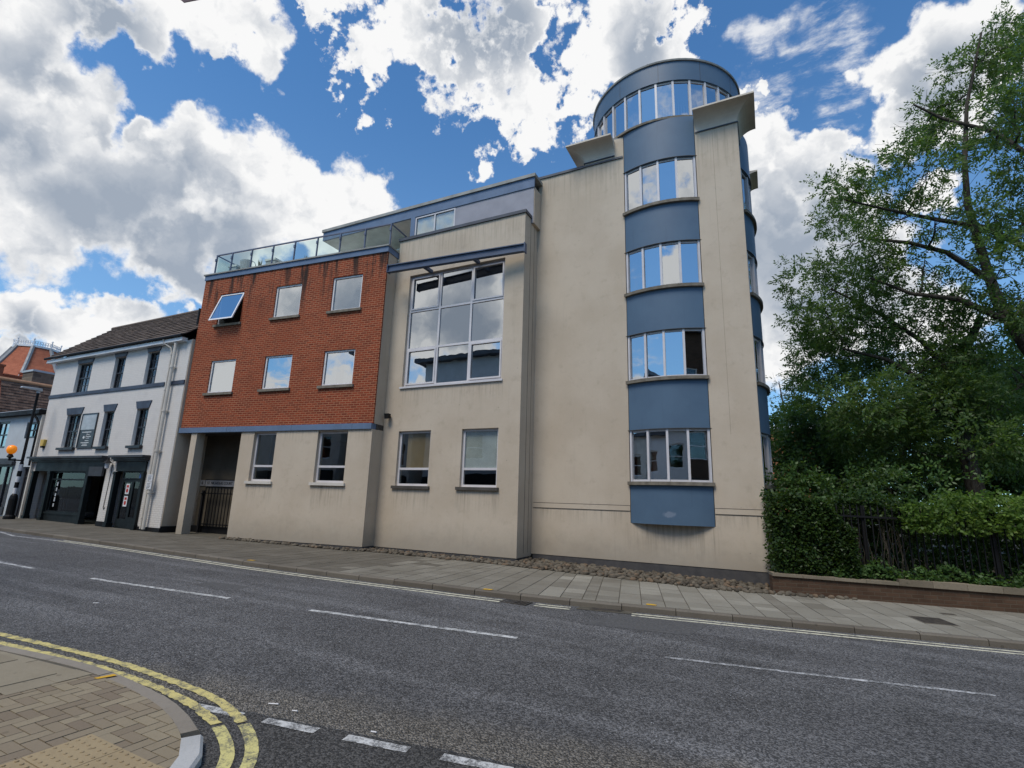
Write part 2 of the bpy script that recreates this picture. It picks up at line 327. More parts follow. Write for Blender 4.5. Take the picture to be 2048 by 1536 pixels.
def m_leaf(c1, c2, c3, tr=0.3):
    def f(g):
        ri = g.n('ShaderNodeNewGeometry').outputs['Random Per Island']
        c = g.mix(g.ramp(ri, 0.0, 0.75, smooth=False), c1, c2)
        c = g.mix(g.ramp(ri, 0.88, 1.0), c, c3)
        c = g.mix(g.ramp(g.noise(g.pos(), 0.55, 3), 0.42, 0.68, 0, 0.55), c, mul(c1, 0.7))
        p = g.n('ShaderNodeBsdfPrincipled', {'Base Color': c, 'Roughness': 0.5, 'Specular IOR Level': 0.38}).outputs[0]
        t = g.n('ShaderNodeBsdfTranslucent', {'Color': g.mix(0.5, c, (0.25, 0.42, 0.04))}).outputs[0]
        g.out(g.n('ShaderNodeMixShader', {0: tr, 1: p, 2: t}).outputs[0])
    return f
def m_bark(g):
    P = g.pos()
    n = g.noise(g.stretch(P, (6.0, 6.0, 1.2)), 3.0, 6, 0.65)
    c = g.mix(g.ramp(n, 0.35, 0.7), (0.030, 0.025, 0.019), (0.085, 0.073, 0.058))
    principled(g, c, 0.9, n, 0.7, 0.02, spec=0.2)
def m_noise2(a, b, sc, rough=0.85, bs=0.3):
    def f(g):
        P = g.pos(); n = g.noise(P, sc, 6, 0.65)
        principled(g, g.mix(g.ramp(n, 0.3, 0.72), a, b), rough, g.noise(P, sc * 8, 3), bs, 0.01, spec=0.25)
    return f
def m_emit(col, k):
    def f(g):
        p = g.n('ShaderNodeBsdfPrincipled', {'Base Color': (*col, 1), 'Roughness': 0.25, 'Emission Color': (*col, 1), 'Emission Strength': k}).outputs[0]
        g.out(p)
    return f
def m_curtain(col):
    def f(g):
        P = g.pos()
        w = g.noise(g.stretch(P, (1.0, 1.0, 0.05)), 9.0, 3)
        principled(g, g.mix(g.ramp(w, 0.3, 0.7), mul(col, 0.55), col), 0.9, w, 0.6, 0.03, spec=0.1)
    return f
CANG = R(5.62)
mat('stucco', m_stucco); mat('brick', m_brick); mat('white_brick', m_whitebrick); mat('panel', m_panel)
mat('fascia', m_paint((0.115, 0.168, 0.26), 0.6, 0.1, 0.3)); mat('grey_panel', m_paint((0.30, 0.30, 0.335), 0.7, 0.06, 0.2))
mat('rail_blue', m_paint((0.055, 0.080, 0.135), 0.55)); mat('post_blue', m_paint((0.11, 0.13, 0.19), 0.4))
mat('frame', m_paint((0.58, 0.56, 0.57), 0.4, 0.08, dirt=(0.35, 0.33, 0.31))); mat('dark_frame', m_paint((0.016, 0.017, 0.022), 0.4))
mat('white', m_paint((0.74, 0.74, 0.74), 0.5, 0.06)); mat('cream', m_paint((0.56, 0.52, 0.46), 0.6, 0.1, dirt=(0.33, 0.28, 0.24)))
mat('sill', m_paint((0.17, 0.15, 0.12), 0.85, 0.25, 0.2, dirt=(0.05, 0.045, 0.04), dscale=6.0)); mat('dark_sill', m_paint((0.075, 0.068, 0.06), 0.85, 0.25, 0.2))
mat('coping', m_paint((0.055, 0.062, 0.078), 0.6)); mat('pale_coping', m_paint((0.26, 0.26, 0.24), 0.7, 0.2, dirt=(0.12, 0.13, 0.10)))
mat('cap', m_paint((0.60, 0.53, 0.445), 0.85, 0.08, 0.2, dirt=(0.40, 0.35, 0.30))); mat('plinth', m_noise2((0.055, 0.053, 0.055), (0.085, 0.08, 0.078), 3.0))
mat('soffit', m_paint((0.72, 0.69, 0.62), 0.8)); mat('terrace_wall', m_paint((0.75, 0.73, 0.66), 0.8)); mat('deck', m_paint((0.42, 0.41, 0.39), 0.8)); mat('sash_glass', m_glass(0.02, (0.85, 0.87, 0.88)))
mat('mirror_glass', m_glass(0.52, (0.55, 0.60, 0.62))); mat('dull_glass', m_glass(0.20, (0.84, 0.87, 0.87))); mat('rail_glass', m_glass(0.02, (0.82, 0.90, 0.90))); mat('shop_glass', m_glass(0.02, (0.5, 0.55, 0.57)))
mat('interior', m_noise2((0.05, 0.047, 0.044), (0.075, 0.07, 0.065), 1.0)); mat('blind', m_paint((0.78, 0.77, 0.70), 0.8)); mat('shaded_board', m_paint((0.24, 0.24, 0.25), 0.6)); mat('curtain', m_curtain((0.72, 0.71, 0.70)))  # shaded_board: sign grey darkened to hold the shade of the passage
mat('asphalt', m_asphalt); mat('asphalt_patch', m_noise2((0.068, 0.067, 0.067), (0.115, 0.113, 0.112), 26.0, 0.85, 0.5)); mat('white_line', m_marking((0.58, 0.58, 0.565), -0.07)); mat('worn_line', m_marking((0.55, 0.55, 0.55), -0.12))
mat('yellow_line', m_marking((0.60, 0.54, 0.22), -0.04)); mat('worn_yellow', m_marking((0.60, 0.51, 0.20), -0.03)); mat('pale_line', m_marking((0.60, 0.57, 0.44), 0.0)); mat('paint_mark', m_marking((0.62, 0.36, 0.03), 0.0))
mat('slab', m_slab((0.205, 0.19, 0.155), (0.285, 0.266, 0.222), (0.165, 0.147, 0.115))); mat('dark_slab', m_slab((0.105, 0.093, 0.073), (0.14, 0.125, 0.10), (0.085, 0.074, 0.057))); mat('mid_slab', m_slab((0.165, 0.15, 0.12), (0.215, 0.198, 0.163), (0.13, 0.115, 0.09)))
mat('block', m_slab((0.185, 0.145, 0.105), (0.275, 0.23, 0.16), (0.205, 0.17, 0.11))); mat('near_slab', m_slab((0.235, 0.20, 0.145), (0.275, 0.24, 0.175), (0.185, 0.155, 0.105)))
mat('tactile', m_slab((0.295, 0.225, 0.135), (0.335, 0.26, 0.155), (0.235, 0.18, 0.11))); mat('kerb', m_slab((0.13, 0.112, 0.09), (0.17, 0.15, 0.122), (0.095, 0.083, 0.068)))
mat('near_kerb', m_slab((0.22, 0.19, 0.155), (0.27, 0.24, 0.20), (0.17, 0.15, 0.12))); mat('new_kerb', m_slab((0.40, 0.40, 0.40), (0.46, 0.46, 0.45), (0.32, 0.32, 0.31))); mat('joint', m_noise2((0.075, 0.068, 0.052), (0.115, 0.10, 0.078), 8.0)); mat('soil', m_noise2((0.03, 0.024, 0.016), (0.06, 0.05, 0.03), 2.0))
mat('ground', m_noise2((0.07, 0.07, 0.06), (0.10, 0.10, 0.085), 0.3)); mat('cobble', m_stone); mat('iron', m_noise2((0.03, 0.028, 0.026), (0.075, 0.062, 0.05), 9.0, 0.6))
mat('roof_tile', m_tiles((0.115, 0.088, 0.072), (0.155, 0.118, 0.095))); mat('brown_tile', m_tiles((0.12, 0.075, 0.058), (0.18, 0.115, 0.085))); mat('ridge_tile', m_paint((0.42, 0.22, 0.12), 0.8)); mat('lead', m_paint((0.21, 0.22, 0.23), 0.6)); mat('black', m_paint((0.010, 0.010, 0.011), 0.6, spec=0.2))
mat('shop_paint', m_paint((0.008, 0.011, 0.012), 0.5, spec=0.25)); mat('shop_grey', m_paint((0.040, 0.041, 0.047), 0.5, spec=0.3)); mat('band', m_paint((0.035, 0.042, 0.065), 0.5)); mat('reveal', m_paint((0.78, 0.77, 0.74), 0.8)); mat('shop_wall_cool', m_paint((0.44, 0.475, 0.50), 0.7, 0.06))
mat('dome_brick', m_oldbrick(0, (0.40, 0.13, 0.07), (0.34, 0.10, 0.055), (0.36, 0.16, 0.1), 0.3, 0.1, 0.006)); mat('stone_block', m_oldbrick(math.pi / 2, (0.26, 0.20, 0.14), (0.12, 0.095, 0.075), (0.20, 0.17, 0.13), 0.45, 0.22, 0.02)); mat('red_brick', m_oldbrick(math.pi / 2, (0.33, 0.09, 0.045), (0.24, 0.065, 0.035), (0.30, 0.14, 0.09)))
mat('low_brick', m_oldbrick(R(13.77), (0.105, 0.062, 0.040), (0.072, 0.042, 0.027), (0.10, 0.075, 0.053))); mat('far_brick', m_oldbrick(0, (0.42, 0.17, 0.07), (0.34, 0.125, 0.055), (0.36, 0.2, 0.12))); mat('wall_coping', m_slab((0.16, 0.132, 0.095), (0.25, 0.21, 0.155), (0.09, 0.078, 0.055)))
mat('leaf_ash', m_leaf((0.048, 0.092, 0.028), (0.098, 0.165, 0.048), (0.16, 0.21, 0.08), 0.42)); mat('leaf_dark', m_leaf((0.036, 0.078, 0.024), (0.080, 0.150, 0.045), (0.13, 0.19, 0.07), 0.35)); mat('leaf_bush', m_leaf((0.036, 0.078, 0.02), (0.075, 0.14, 0.034), (0.11, 0.17, 0.05), 0.3)); mat('leaf_bright', m_leaf((0.075, 0.14, 0.026), (0.14, 0.225, 0.042), (0.19, 0.25, 0.06), 0.38)); mat('leaf_hedge', m_leaf((0.016, 0.036, 0.009), (0.036, 0.072, 0.016), (0.06, 0.09, 0.022), 0.22)); mat('leaf_grey', m_leaf((0.07, 0.085, 0.065), (0.11, 0.125, 0.095), (0.14, 0.15, 0.12), 0.3)); mat('bark', m_bark)
mat('beacon', m_emit((0.95, 0.27, 0.01), 0.32)); mat('lamp_grey', m_paint((0.42, 0.44, 0.46), 0.35)); mat('yellow_box', m_paint((0.62, 0.42, 0.08), 0.5)); mat('maroon', m_paint((0.06, 0.008, 0.04), 0.6)); mat('blue_sign', m_paint((0.02, 0.06, 0.22), 0.4)); mat('red_print', m_paint((0.45, 0.03, 0.02), 0.5)); mat('text_white', m_paint((0.62, 0.63, 0.63), 0.5)); mat('sign_dark', m_paint((0.028, 0.030, 0.034), 0.4)); mat('sign_pale', m_paint((0.38, 0.42, 0.44), 0.4)); mat('sign_white', m_paint((0.66, 0.66, 0.68), 0.5)); mat('terracotta', m_paint((0.28, 0.11, 0.05), 0.8)); mat('rattan', m_noise2((0.33, 0.34, 0.33), (0.45, 0.46, 0.45), 14.0))
M = MATS
# ------------------------------------------------------------------ mesh helpers
class MB:
    def __init__(s): s.v = []; s.f = []; s.mi = []
    def quad(s, pts, mi=0):
        b = len(s.v); s.v += [tuple(p) for p in pts]; s.f.append(tuple(range(b, b + len(pts)))); s.mi.append(mi)
    def hexa(s, p, mi=0):      # p: 8 points, bottom ring 0-3 (ccw from above), top ring 4-7
        b = len(s.v); s.v += [tuple(q) for q in p]
        for f in ((3, 2, 1, 0), (4, 5, 6, 7), (0, 1, 5, 4), (1, 2, 6, 5), (2, 3, 7, 6), (3, 0, 4, 7)):
            s.f.append(tuple(b + i for i in f)); s.mi.append(mi)
    def box(s, T, a0, a1, t0, t1, z0, z1, mi=0):
        s.hexa([T(a0, t0, z0), T(a1, t0, z0), T(a1, t1, z0), T(a0, t1, z0), T(a0, t0, z1), T(a1, t0, z1), T(a1, t1, z1), T(a0, t1, z1)], mi)
    def prism(s, ring0, ring1, mi=0, caps=True):
        n = len(ring0); b = len(s.v); s.v += [tuple(q) for q in ring0] + [tuple(q) for q in ring1]
        for i in range(n):
            j = (i + 1) % n; s.f.append((b + i, b + j, b + n + j, b + n + i)); s.mi.append(mi)
        if caps:
            s.f.append(tuple(b + i for i in reversed(range(n)))); s.mi.append(mi)
            s.f.append(tuple(b + n + i for i in range(n))); s.mi.append(mi)
    def tube(s, pts, rads, n=8, mi=0, caps=True):
        pts = [Vector(p) for p in pts]
        if not isinstance(rads, (list, tuple)): rads = [rads] * len(pts)
        rings = []; up = None
        for i, p in enumerate(pts):
            d = (pts[min(i + 1, len(pts) - 1)] - pts[max(i - 1, 0)]).normalized()
            if up is None:
                up = d.orthogonal().normalized()
            else:
                up = (up - d * up.dot(d)); up = up.normalized() if up.length > 1e-6 else d.orthogonal().normalized()
            w = d.cross(up)
            rings.append([p + (up * math.cos(2 * math.pi * k / n) + w * math.sin(2 * math.pi * k / n)) * rads[i] for k in range(n)])
        b = len(s.v)
        for r in rings: s.v += [tuple(q) for q in r]
        for i in range(len(rings) - 1):
            for k in range(n):
                k2 = (k + 1) % n; s.f.append((b + i * n + k, b + i * n + k2, b + (i + 1) * n + k2, b + (i + 1) * n + k)); s.mi.append(mi)
        if caps:
            s.f.append(tuple(b + k for k in reversed(range(n)))); s.mi.append(mi)
            e = b + (len(rings) - 1) * n; s.f.append(tuple(e + k for k in range(n))); s.mi.append(mi)
    def lathe(s, c, prof, n=16, mi=0, axis=None):
        rings = [[(c[0] + r * math.cos(2 * math.pi * k / n), c[1] + r * math.sin(2 * math.pi * k / n), c[2] + z) for k in range(n)] for r, z in prof]
        b = len(s.v)
        for r in rings: s.v += r
        for i in range(len(rings) - 1):
            for k in range(n):
                k2 = (k + 1) % n; s.f.append((b + i * n + k, b + i * n + k2, b + (i + 1) * n + k2, b + (i + 1) * n + k)); s.mi.append(mi)
        s.f.append(tuple(b + k for k in reversed(range(n)))); s.mi.append(mi)
        e = b + (len(rings) - 1) * n; s.f.append(tuple(e + k for k in range(n))); s.mi.append(mi)
    def wall(s, T, a0, a1, t0, t1, z0, z1, holes=(), mi=0):
        xs = sorted({a0, a1, *[h[0] for h in holes], *[h[1] for h in holes]}); zs = sorted({z0, z1, *[h[2] for h in holes], *[h[3] for h in holes]})
        def inh(x, z): return any(h[0] < x < h[1] and h[2] < z < h[3] for h in holes)
        for i in range(len(xs) - 1):
            for j in range(len(zs) - 1):
                xa, xb, za, zb = xs[i], xs[i + 1], zs[j], zs[j + 1]
                if inh((xa + xb) / 2, (za + zb) / 2): continue
                s.quad([T(xa, t0, za), T(xb, t0, za), T(xb, t0, zb), T(xa, t0, zb)], mi)
                s.quad([T(xb, t1, za), T(xa, t1, za), T(xa, t1, zb), T(xb, t1, zb)], mi)
        s.quad([T(a0, t1, z0), T(a0, t0, z0), T(a0, t0, z1), T(a0, t1, z1)], mi); s.quad([T(a1, t0, z0), T(a1, t1, z0), T(a1, t1, z1), T(a1, t0, z1)], mi)
        s.quad([T(a0, t1, z0), T(a1, t1, z0), T(a1, t0, z0), T(a0, t0, z0)], mi); s.quad([T(a0, t0, z1), T(a1, t0, z1), T(a1, t1, z1), T(a0, t1, z1)], mi)
        for h0, h1, k0, k1 in holes:
            s.quad([T(h0, t0, k0), T(h0, t1, k0), T(h0, t1, k1), T(h0, t0, k1)], mi); s.quad([T(h1, t1, k0), T(h1, t0, k0), T(h1, t0, k1), T(h1, t1, k1)], mi)
            s.quad([T(h0, t1, k1), T(h1, t1, k1), T(h1, t0, k1), T(h0, t0, k1)], mi); s.quad([T(h0, t0, k0), T(h1, t0, k0), T(h1, t1, k0), T(h0, t1, k0)], mi)
    def build(s, name, mats, parent=None, smooth=False, bevel=0.0):
        if isinstance(mats, str): mats = [mats]
        me = bpy.data.meshes.new(name)
        o0 = ORIG.get(parent, Vector()) if parent else Vector()
        me.from_pydata([(a - o0.x, b - o0.y, c - o0.z) for a, b, c in s.v], [], s.f)
        for m in mats: me.materials.append(M[m])
        me.polygons.foreach_set('material_index', s.mi)
        if smooth: me.polygons.foreach_set('use_smooth', [True] * len(s.f))
        me.update()
        ob = bpy.data.objects.new(name, me); COL.objects.link(ob)
        if parent: ob.parent = parent; ORIG[ob] = o0
        else: ORIG[ob] = Vector()
        if bevel:
            bm = bmesh.new(); bm.from_mesh(me); bmesh.ops.remove_doubles(bm, verts=bm.verts, dist=1e-5)
            bmesh.ops.bevel(bm, geom=[e for e in bm.edges], offset=bevel, segments=1, affect='EDGES'); bm.to_mesh(me); bm.free()
        return ob
ORIG = {}
def tag(o, label=None, cat=None, group=None, kind=None):
    for k, v in (('label', label), ('category', cat), ('group', group), ('kind', kind)):
        if v: o[k] = v
    return o
def thing(name, loc, label, cat, group=None):
    o = bpy.data.objects.new(name, None); COL.objects.link(o); o.location = loc; o.empty_display_size = 0.2
    ORIG[o] = Vector(loc); return tag(o, label, cat, group)
def struct(name, mb, mats, **k): return tag(mb.build(name, mats, **k), kind='structure')
def lettering(name, txt, size, T, a, t, z, m, parent, align='CENTER', ext=0.003, sx=1.0):
    cu = bpy.data.curves.new('lettering', 'FONT'); cu.body = txt; cu.size = size; cu.align_x = align; cu.align_y = 'CENTER'; cu.extrude = ext
    tmp = bpy.data.objects.new('lettering', cu); COL.objects.link(tmp)
    bpy.context.view_layer.update()
    me = bpy.data.meshes.new_from_object(tmp.evaluated_get(bpy.context.evaluated_depsgraph_get()))
    mb = MB(); b = [tuple(v.co) for v in me.vertices]
    mb.v = [tuple(T(a + x * sx, t - zz, z + y)) for x, y, zz in b]
    mb.f = [tuple(p.vertices) for p in me.polygons]; mb.mi = [0] * len(mb.f)
    bpy.data.objects.remove(tmp); bpy.data.curves.remove(cu); bpy.data.meshes.remove(me)
    return mb.build(name, m, parent)
def lerp(xs, ys):
    return lambda x: float(np.interp(x, xs, ys))
gz = lerp([-60, -30, -17, -11, -6, 0, 12, 30], [.25, .2, .1, .02, 0, -.14, -.40, -.7])
# ------------------------------------------------------------------ setting: ground, road, pavements
def resample(pts, step):
    pts = [Vector((p[0], p[1], 0)) for p in pts]; out = [pts[0]]
    for a, b in zip(pts, pts[1:]):
        n = max(1, int((b - a).length / step))
        out += [a.lerp(b, (i + 1) / n) for i in range(n)]
    return out
def smooth(pts, it=3):
    for _ in range(it):
        q = [pts[0]]
        for a, b in zip(pts, pts[1:]): q += [(a[0] * .75 + b[0] * .25, a[1] * .75 + b[1] * .25), (a[0] * .25 + b[0] * .75, a[1] * .25 + b[1] * .75)]
        pts = q + [pts[-1]]
    return pts
def normals(P):
    out = []
    for i in range(len(P)):
        d = (P[min(i + 1, len(P) - 1)] - P[max(i - 1, 0)]).normalized(); out.append(Vector((-d.y, d.x, 0)))
    return out
def strip(mb, pts, o0, o1, dz, step=0.4, jag=0.0):
    P = resample(pts, step); N = normals(P); L = []
    for p, n in zip(P, N):
        a = p + n * (o0 + random.uniform(-jag, jag)); b = p + n * (o1 + random.uniform(-jag, jag))
        L.append(((a.x, a.y, gz(a.x) + dz), (b.x, b.y, gz(b.x) + dz)))
    for (a, b), (c, d) in zip(L, L[1:]): mb.quad([a, c, d, b])
def kerbstones(mb, pts, w, z0, z1, length=0.9, gap=0.006):
    P = resample(pts, 0.15); N = normals(P); L = [0]
    for a, b in zip(P, P[1:]): L.append(L[-1] + (b - a).length)
    def at(s):
        s = min(max(s, 0), L[-1]); i = max(0, int(np.searchsorted(L, s)) - 1); i = min(i, len(P) - 2)
        t = (s - L[i]) / (L[i + 1] - L[i]); return P[i].lerp(P[i + 1], t), N[i].lerp(N[i + 1], t).normalized()
    s = 0
    while s < L[-1] - 0.1:
        e = min(s + length, L[-1]); k = max(1, int((e - s) / 0.3)); dzj = random.uniform(-.004, .004)
        prev = None
        for i in range(k + 1):
            p, n = at(s + gap + (e - s - 2 * gap) * i / k); q = p + n * w; c = p + n * 0.02; z = gz(p.x)
            ring = [(p.x, p.y, z + z0), (q.x, q.y, z + z0), (q.x, q.y, z + z1 + dzj), (c.x, c.y, z + z1 + dzj), (p.x, p.y, z + z1 - 0.02 + dzj)]
            b = len(mb.v); mb.v += ring
            if prev is not None:
                for j in range(5): j2 = (j + 1) % 5; mb.f.append((prev + j, prev + j2, b + j2, b + j)); mb.mi.append(0)
            else: mb.f.append(tuple(b + j for j in range(5))); mb.mi.append(0)
            prev = b
        mb.f.append(tuple(prev + j for j in reversed(range(5)))); mb.mi.append(0)
        s = e
mb = MB()
xs = [-900, -400, -200, -90, -60, -30, -17, -11, -6, 0, 12, 30, 60, 200, 400, 900]
for a, b in zip(xs, xs[1:]): mb.quad([(a, -900, gz(a) - .14), (b, -900, gz(b) - .14), (b, 900, gz(b) - .14), (a, 900, gz(a) - .14)])
struct('ground', mb, 'ground')
FK = smooth([(-90, 9.4), (-60, 9.1), (-24, 8.86), (-17, 8.82), (-12, 8.8), (-7.2, 8.78), (-4.6, 8.95), (-2, 9.57), (0, 10.06), (1.7, 10.47), (3.2, 10.84), (10, 12.5), (40, 20)], 2)
fk = lerp([p[0] for p in FK], [p[1] for p in FK])
road_mb = MB()
X = [-90, -60, -45] + list(np.arange(-30, 14.1, 1.0)) + [20, 30, 40, 60]
for a, b in zip(X, X[1:]):
    for y0, y1 in ((-60, 0), (0, 4), (4, None)):
        ya = y1 if y1 is not None else fk(a) + .05; yb = y1 if y1 is not None else fk(b) + .05
        road_mb.quad([(a, y0, gz(a) - .1), (b, y0, gz(b) - .1), (b, yb, gz(b) - .1), (a, ya, gz(a) - .1)])
road = struct('road', road_mb, 'asphalt')
RZ = -.096
def line(name, pts, o0, o1, m, label=None, dz=RZ, step=.3, jag=0.0):
    mb = MB(); strip(mb, pts, o0, o1, dz, step, jag); o = mb.build(name, m, road)
    if label: o['label'] = label
    return o
for pts in ([(-24.5, 5.55), (-20.4, 5.6)], [(-18.2, 5.62), (-13.75, 5.74)], [(-11.78, 5.85), (-8.14, 6.13)], [(-6.43, 6.23), (-4.8, 6.48), (-3.18, 6.78)]):
    line('centre_dash', pts, -.05, .05, 'white_line')
line('centre_dash', [(-1.32, 7.12), (.4, 7.52), (2.04, 7.93)], -.03, .04, 'worn_line', 'badly worn white centre dash')
line('centre_dash', [(3.9, 8.4), (7.4, 9.3)], -.05, .05, 'worn_line')
FKL = [p for p in FK if -19.3 <= p[0]]
for a, b in ((-19.3, -4.5), (-3.9, -3.3), (-2.3, 30)):
    seg = [p for p in FKL if a < p[0] < b]
    seg = [(a, fk(a))] + seg + [(b, fk(b))]
    line('yellow_line', seg, -.20, -.13, 'pale_line', jag=.004); line('yellow_line', seg, -.36, -.29, 'pale_line', jag=.004)
line('zigzag_line', [(-24.5, 8.7), (-23.2, 8.62), (-21.6, 8.33), (-19.3, 8.52)], -.05, .05, 'worn_line')
Y1 = smooth([(-16, 2.6), (-11, 3.0), (-8.2, 3.3), (-6.34, 3.43), (-5.12, 3.43), (-4.5, 3.39), (-3.95, 3.24), (-3.5, 3.0), (-3.22, 2.72), (-3.05, 2.3), (-2.95, 1.7), (-2.9, .5), (-2.9, -6)], 2)
Y2 = smooth([(-16, 2.42), (-11, 2.83), (-7.8, 3.14), (-6.03, 3.27), (-4.97, 3.26), (-4.25, 3.16), (-3.68, 2.93), (-3.37, 2.68), (-3.22, 2.3), (-3.12, 1.7), (-3.07, .5), (-3.07, -6)], 2)
def cut(L, f): return [p for p in L if f(p)]
Y1, Y2 = [[(p.x, p.y) for p in resample(L_, .04)] for L_ in (Y1, Y2)]
line('yellow_line', cut(Y1, lambda p: p[0] < -3.885), -.045, .04, 'worn_yellow', jag=.010, step=.08); line('yellow_line', cut(Y2, lambda p: p[0] < -4.0), -.045, .04, 'worn_yellow', jag=.010, step=.08)
line('yellow_line', cut(Y1, lambda p: p[0] > -3.87), -.045, .045, 'yellow_line', jag=.002, step=.1); line('yellow_line', cut(Y2, lambda p: p[0] > -4.0), -.045, .045, 'yellow_line', jag=.002, step=.1)
for i, (a, b) in enumerate((((-4.50, 3.20), (-4.02, 3.285)), ((-3.79, 3.32), (-3.31, 3.41)), ((-3.05, 3.45), (-2.53, 3.55)), ((-2.27, 3.60), (-1.75, 3.70)), ((-1.45, 3.76), (-.93, 3.86)), ((-.6, 3.92), (-.1, 4.02)))):
    line('give_way_dash', [a, b], -.046, .046, 'white_line', dz=RZ - .002 if i == 0 else RZ, step=.08, jag=.004)
mb = MB(); q = [(-3.15, 9.36), (-2.2, 9.60), (-2.27, 9.27), (-3.15, 9.05)]
mb.quad([(a, b, gz(a) - .094) for a, b in q]); tag(mb.build('repair_patch', 'joint', road), 'rectangular mortar patch round a worn cover by the kerb')
mb = MB(); q = [(-2.95, 9.34), (-2.42, 9.48), (-2.45, 9.32), (-2.95, 9.16)]
mb.quad([(a, b, gz(a) - .090) for a, b in q]); mb.build('cover_plate', 'iron', road)
for q in ([(-2.75, 8.1), (-1.2, 8.45), (-1.0, 9.55), (-2.4, 9.2)], [(-9.8, 6.6), (-5.5, 6.95), (-5.45, 7.3), (-9.8, 6.95)]):
    mb = MB(); mb.quad([(a, b, gz(a) - .0975) for a, b in q]); mb.build('repair_patch', 'asphalt_patch', road)
# kerbs and the far pavement
YE = [(-90, 12.2), (-30, 11.6), (-17.6, 11.55), (-16.4, 11.62), (-11.3, 12.1), (-10.8, 12.42), (-6.5, 12.38), (-5.5, 12.3), (-4, 12.36), (-1, 12.48), (.2, 12.85), (1.0, 13.15), (1.8, 13.5), (40, 22.8)]
ye = lerp([p[0] for p in YE], [p[1] for p in YE])
mb = MB()
X = [-90, -60, -45] + list(np.arange(-30, 14.1, 1.0)) + [20, 30, 40]
for a, b in zip(X, X[1:]):
    mb.quad([(a, fk(a) + .1, gz(a) - .008), (b, fk(b) + .1, gz(b) - .008), (b, fk(b) + 9.5, gz(b) - .008), (a, fk(a) + 9.5, gz(a) - .008)])
footway = struct('footway', mb, 'joint')
mb = MB(); kerbstones(mb, [p for p in FK if -45 < p[0] < 25], .13, -.16, 0.0); mb.build('kerb', 'kerb', footway)
P = resample([p for p in FK if -40 < p[0] < 16], .008); N = normals(P)
L = [0]
for a, b in zip(P, P[1:]): L.append(L[-1] + (b - a).length)
mbn, mbo, mbd = MB(), MB(), MB()   # pale, dark and in-between slabs, darker towards the left
s = 0.0; k = 0
while s < L[-1] - 1.2:
    i0 = int(np.searchsorted(L, s + .008)); w = .4 if k % 9 else .24; i1 = min(len(P) - 1, int(np.searchsorted(L, s + w - .008)))
    p0, p1, n0, n1 = P[i0], P[i1], N[i0], N[i1]
    lim = min((ye(p0.x) - p0.y) / max(.3, n0.y), (ye(p1.x) - p1.y) / max(.3, n1.y))
    t = .137; first = True
    while t < lim - .08:
        h = random.choice((.3, .45, .45, .6)) if not first else random.choice((.25, .45, .6)); first = False
        if k % 9 == 0: h = .2
        u = min(t + h, lim); dz = random.uniform(-.002, .002)
        c = [p0 + n0 * (t + .004), p1 + n1 * (t + .004), p1 + n1 * (u - .004), p0 + n0 * (u - .004)]
        xx = p0.x + random.uniform(-1.2, 1.2); tgt = mbo if xx < -8.5 else (mbd if xx < -3.2 or random.random() < .05 or k % 9 == 0 else mbn)
        tgt.hexa([(q.x, q.y, gz(q.x) - .05) for q in c] + [(q.x, q.y, gz(q.x) + dz) for q in c]); t = u
    s += w; k += 1
mbn.build('paving_slabs', 'slab', footway); mbo.build('dark_paving_slabs', 'dark_slab', footway); mbd.build('mid_paving_slabs', 'mid_slab', footway)
for px, py in ((-2.02, 9.83), (-4.9, 9.1), (-11.3, 8.97)):
    mb = MB(); mb.quad([(a, b, gz(a) + .006) for a, b in ((px - .08, py - .10), (px + .09, py - .06), (px + .08, py + .05), (px - .09, py + .02))]); mb.build('paint_mark', 'paint_mark', footway)
# covers set in the pavement and the gully in the channel
def cover(name, q, z, label):
    t = thing(name, (q[0][0], q[0][1], gz(q[0][0]) + z), label, 'cover')
    mb = MB(); mb.hexa([(a, b, gz(a) + z - .03) for a, b in q] + [(a, b, gz(a) + z) for a, b in q]); mb.build('plate', 'iron', t)
    c = [Vector((a, b, 0)) for a, b in q]; m = sum(c, Vector()) / 4; mb = MB()
    for i in range(4):
        a, b = c[i], c[(i + 1) % 4]; a2, b2 = a + (a - m) * .07, b + (b - m) * .07
        mb.hexa([(p.x, p.y, gz(p.x) + z - .03) for p in (a2, b2, b, a)] + [(p.x, p.y, gz(p.x) + z + .003) for p in (a2, b2, b, a)])
    mb.build('frame', 'kerb', t); return t
cover('inspection_cover', [(2.18, 11.52), (2.66, 11.64), (2.52, 12.2), (2.05, 12.06)], .004, 'large rusty brown cover set in pale paving by brick wall')
cover('stop_tap_cover', [(2.72, 12.76), (2.92, 12.81), (2.89, 12.93), (2.69, 12.88)], .004, 'tiny dark cover set in paving close to low brick wall')
t = thing('gully_grate', (-4.2, 9.15, gz(-4.2) - .1), 'black iron drain grate in the channel between yellow lines', 'drain')
mb = MB(); T0 = lambda a, b, z: (a, b, z)
zz = gz(-4.2) - .1
mb.box(T0, -4.46, -3.94, 8.70, 8.73, zz - .05, zz + .01); mb.box(T0, -4.46, -3.94, 8.97, 9.00, zz - .05, zz + .01); mb.box(T0, -4.46, -4.43, 8.73, 8.97, zz - .05, zz + .01); mb.box(T0, -3.97, -3.94, 8.73, 8.97, zz - .05, zz + .01); mb.build('frame', 'iron', t)
mb = MB()
for i in range(8): x = -4.40 + i * .057; mb.hexa([(x, 8.73, zz - .02), (x + .025, 8.73, zz - .02), (x + .045, 8.97, zz - .02), (x + .02, 8.97, zz - .02), (x, 8.73, zz + .008), (x + .025, 8.73, zz + .008), (x + .045, 8.97, zz + .008), (x + .02, 8.97, zz + .008)])
mb.build('bars', 'iron', t)
mb = MB(); mb.box(T0, -4.43, -3.97, 8.73, 8.97, zz - .012, zz + .0006); mb.build('sump', 'black', t)
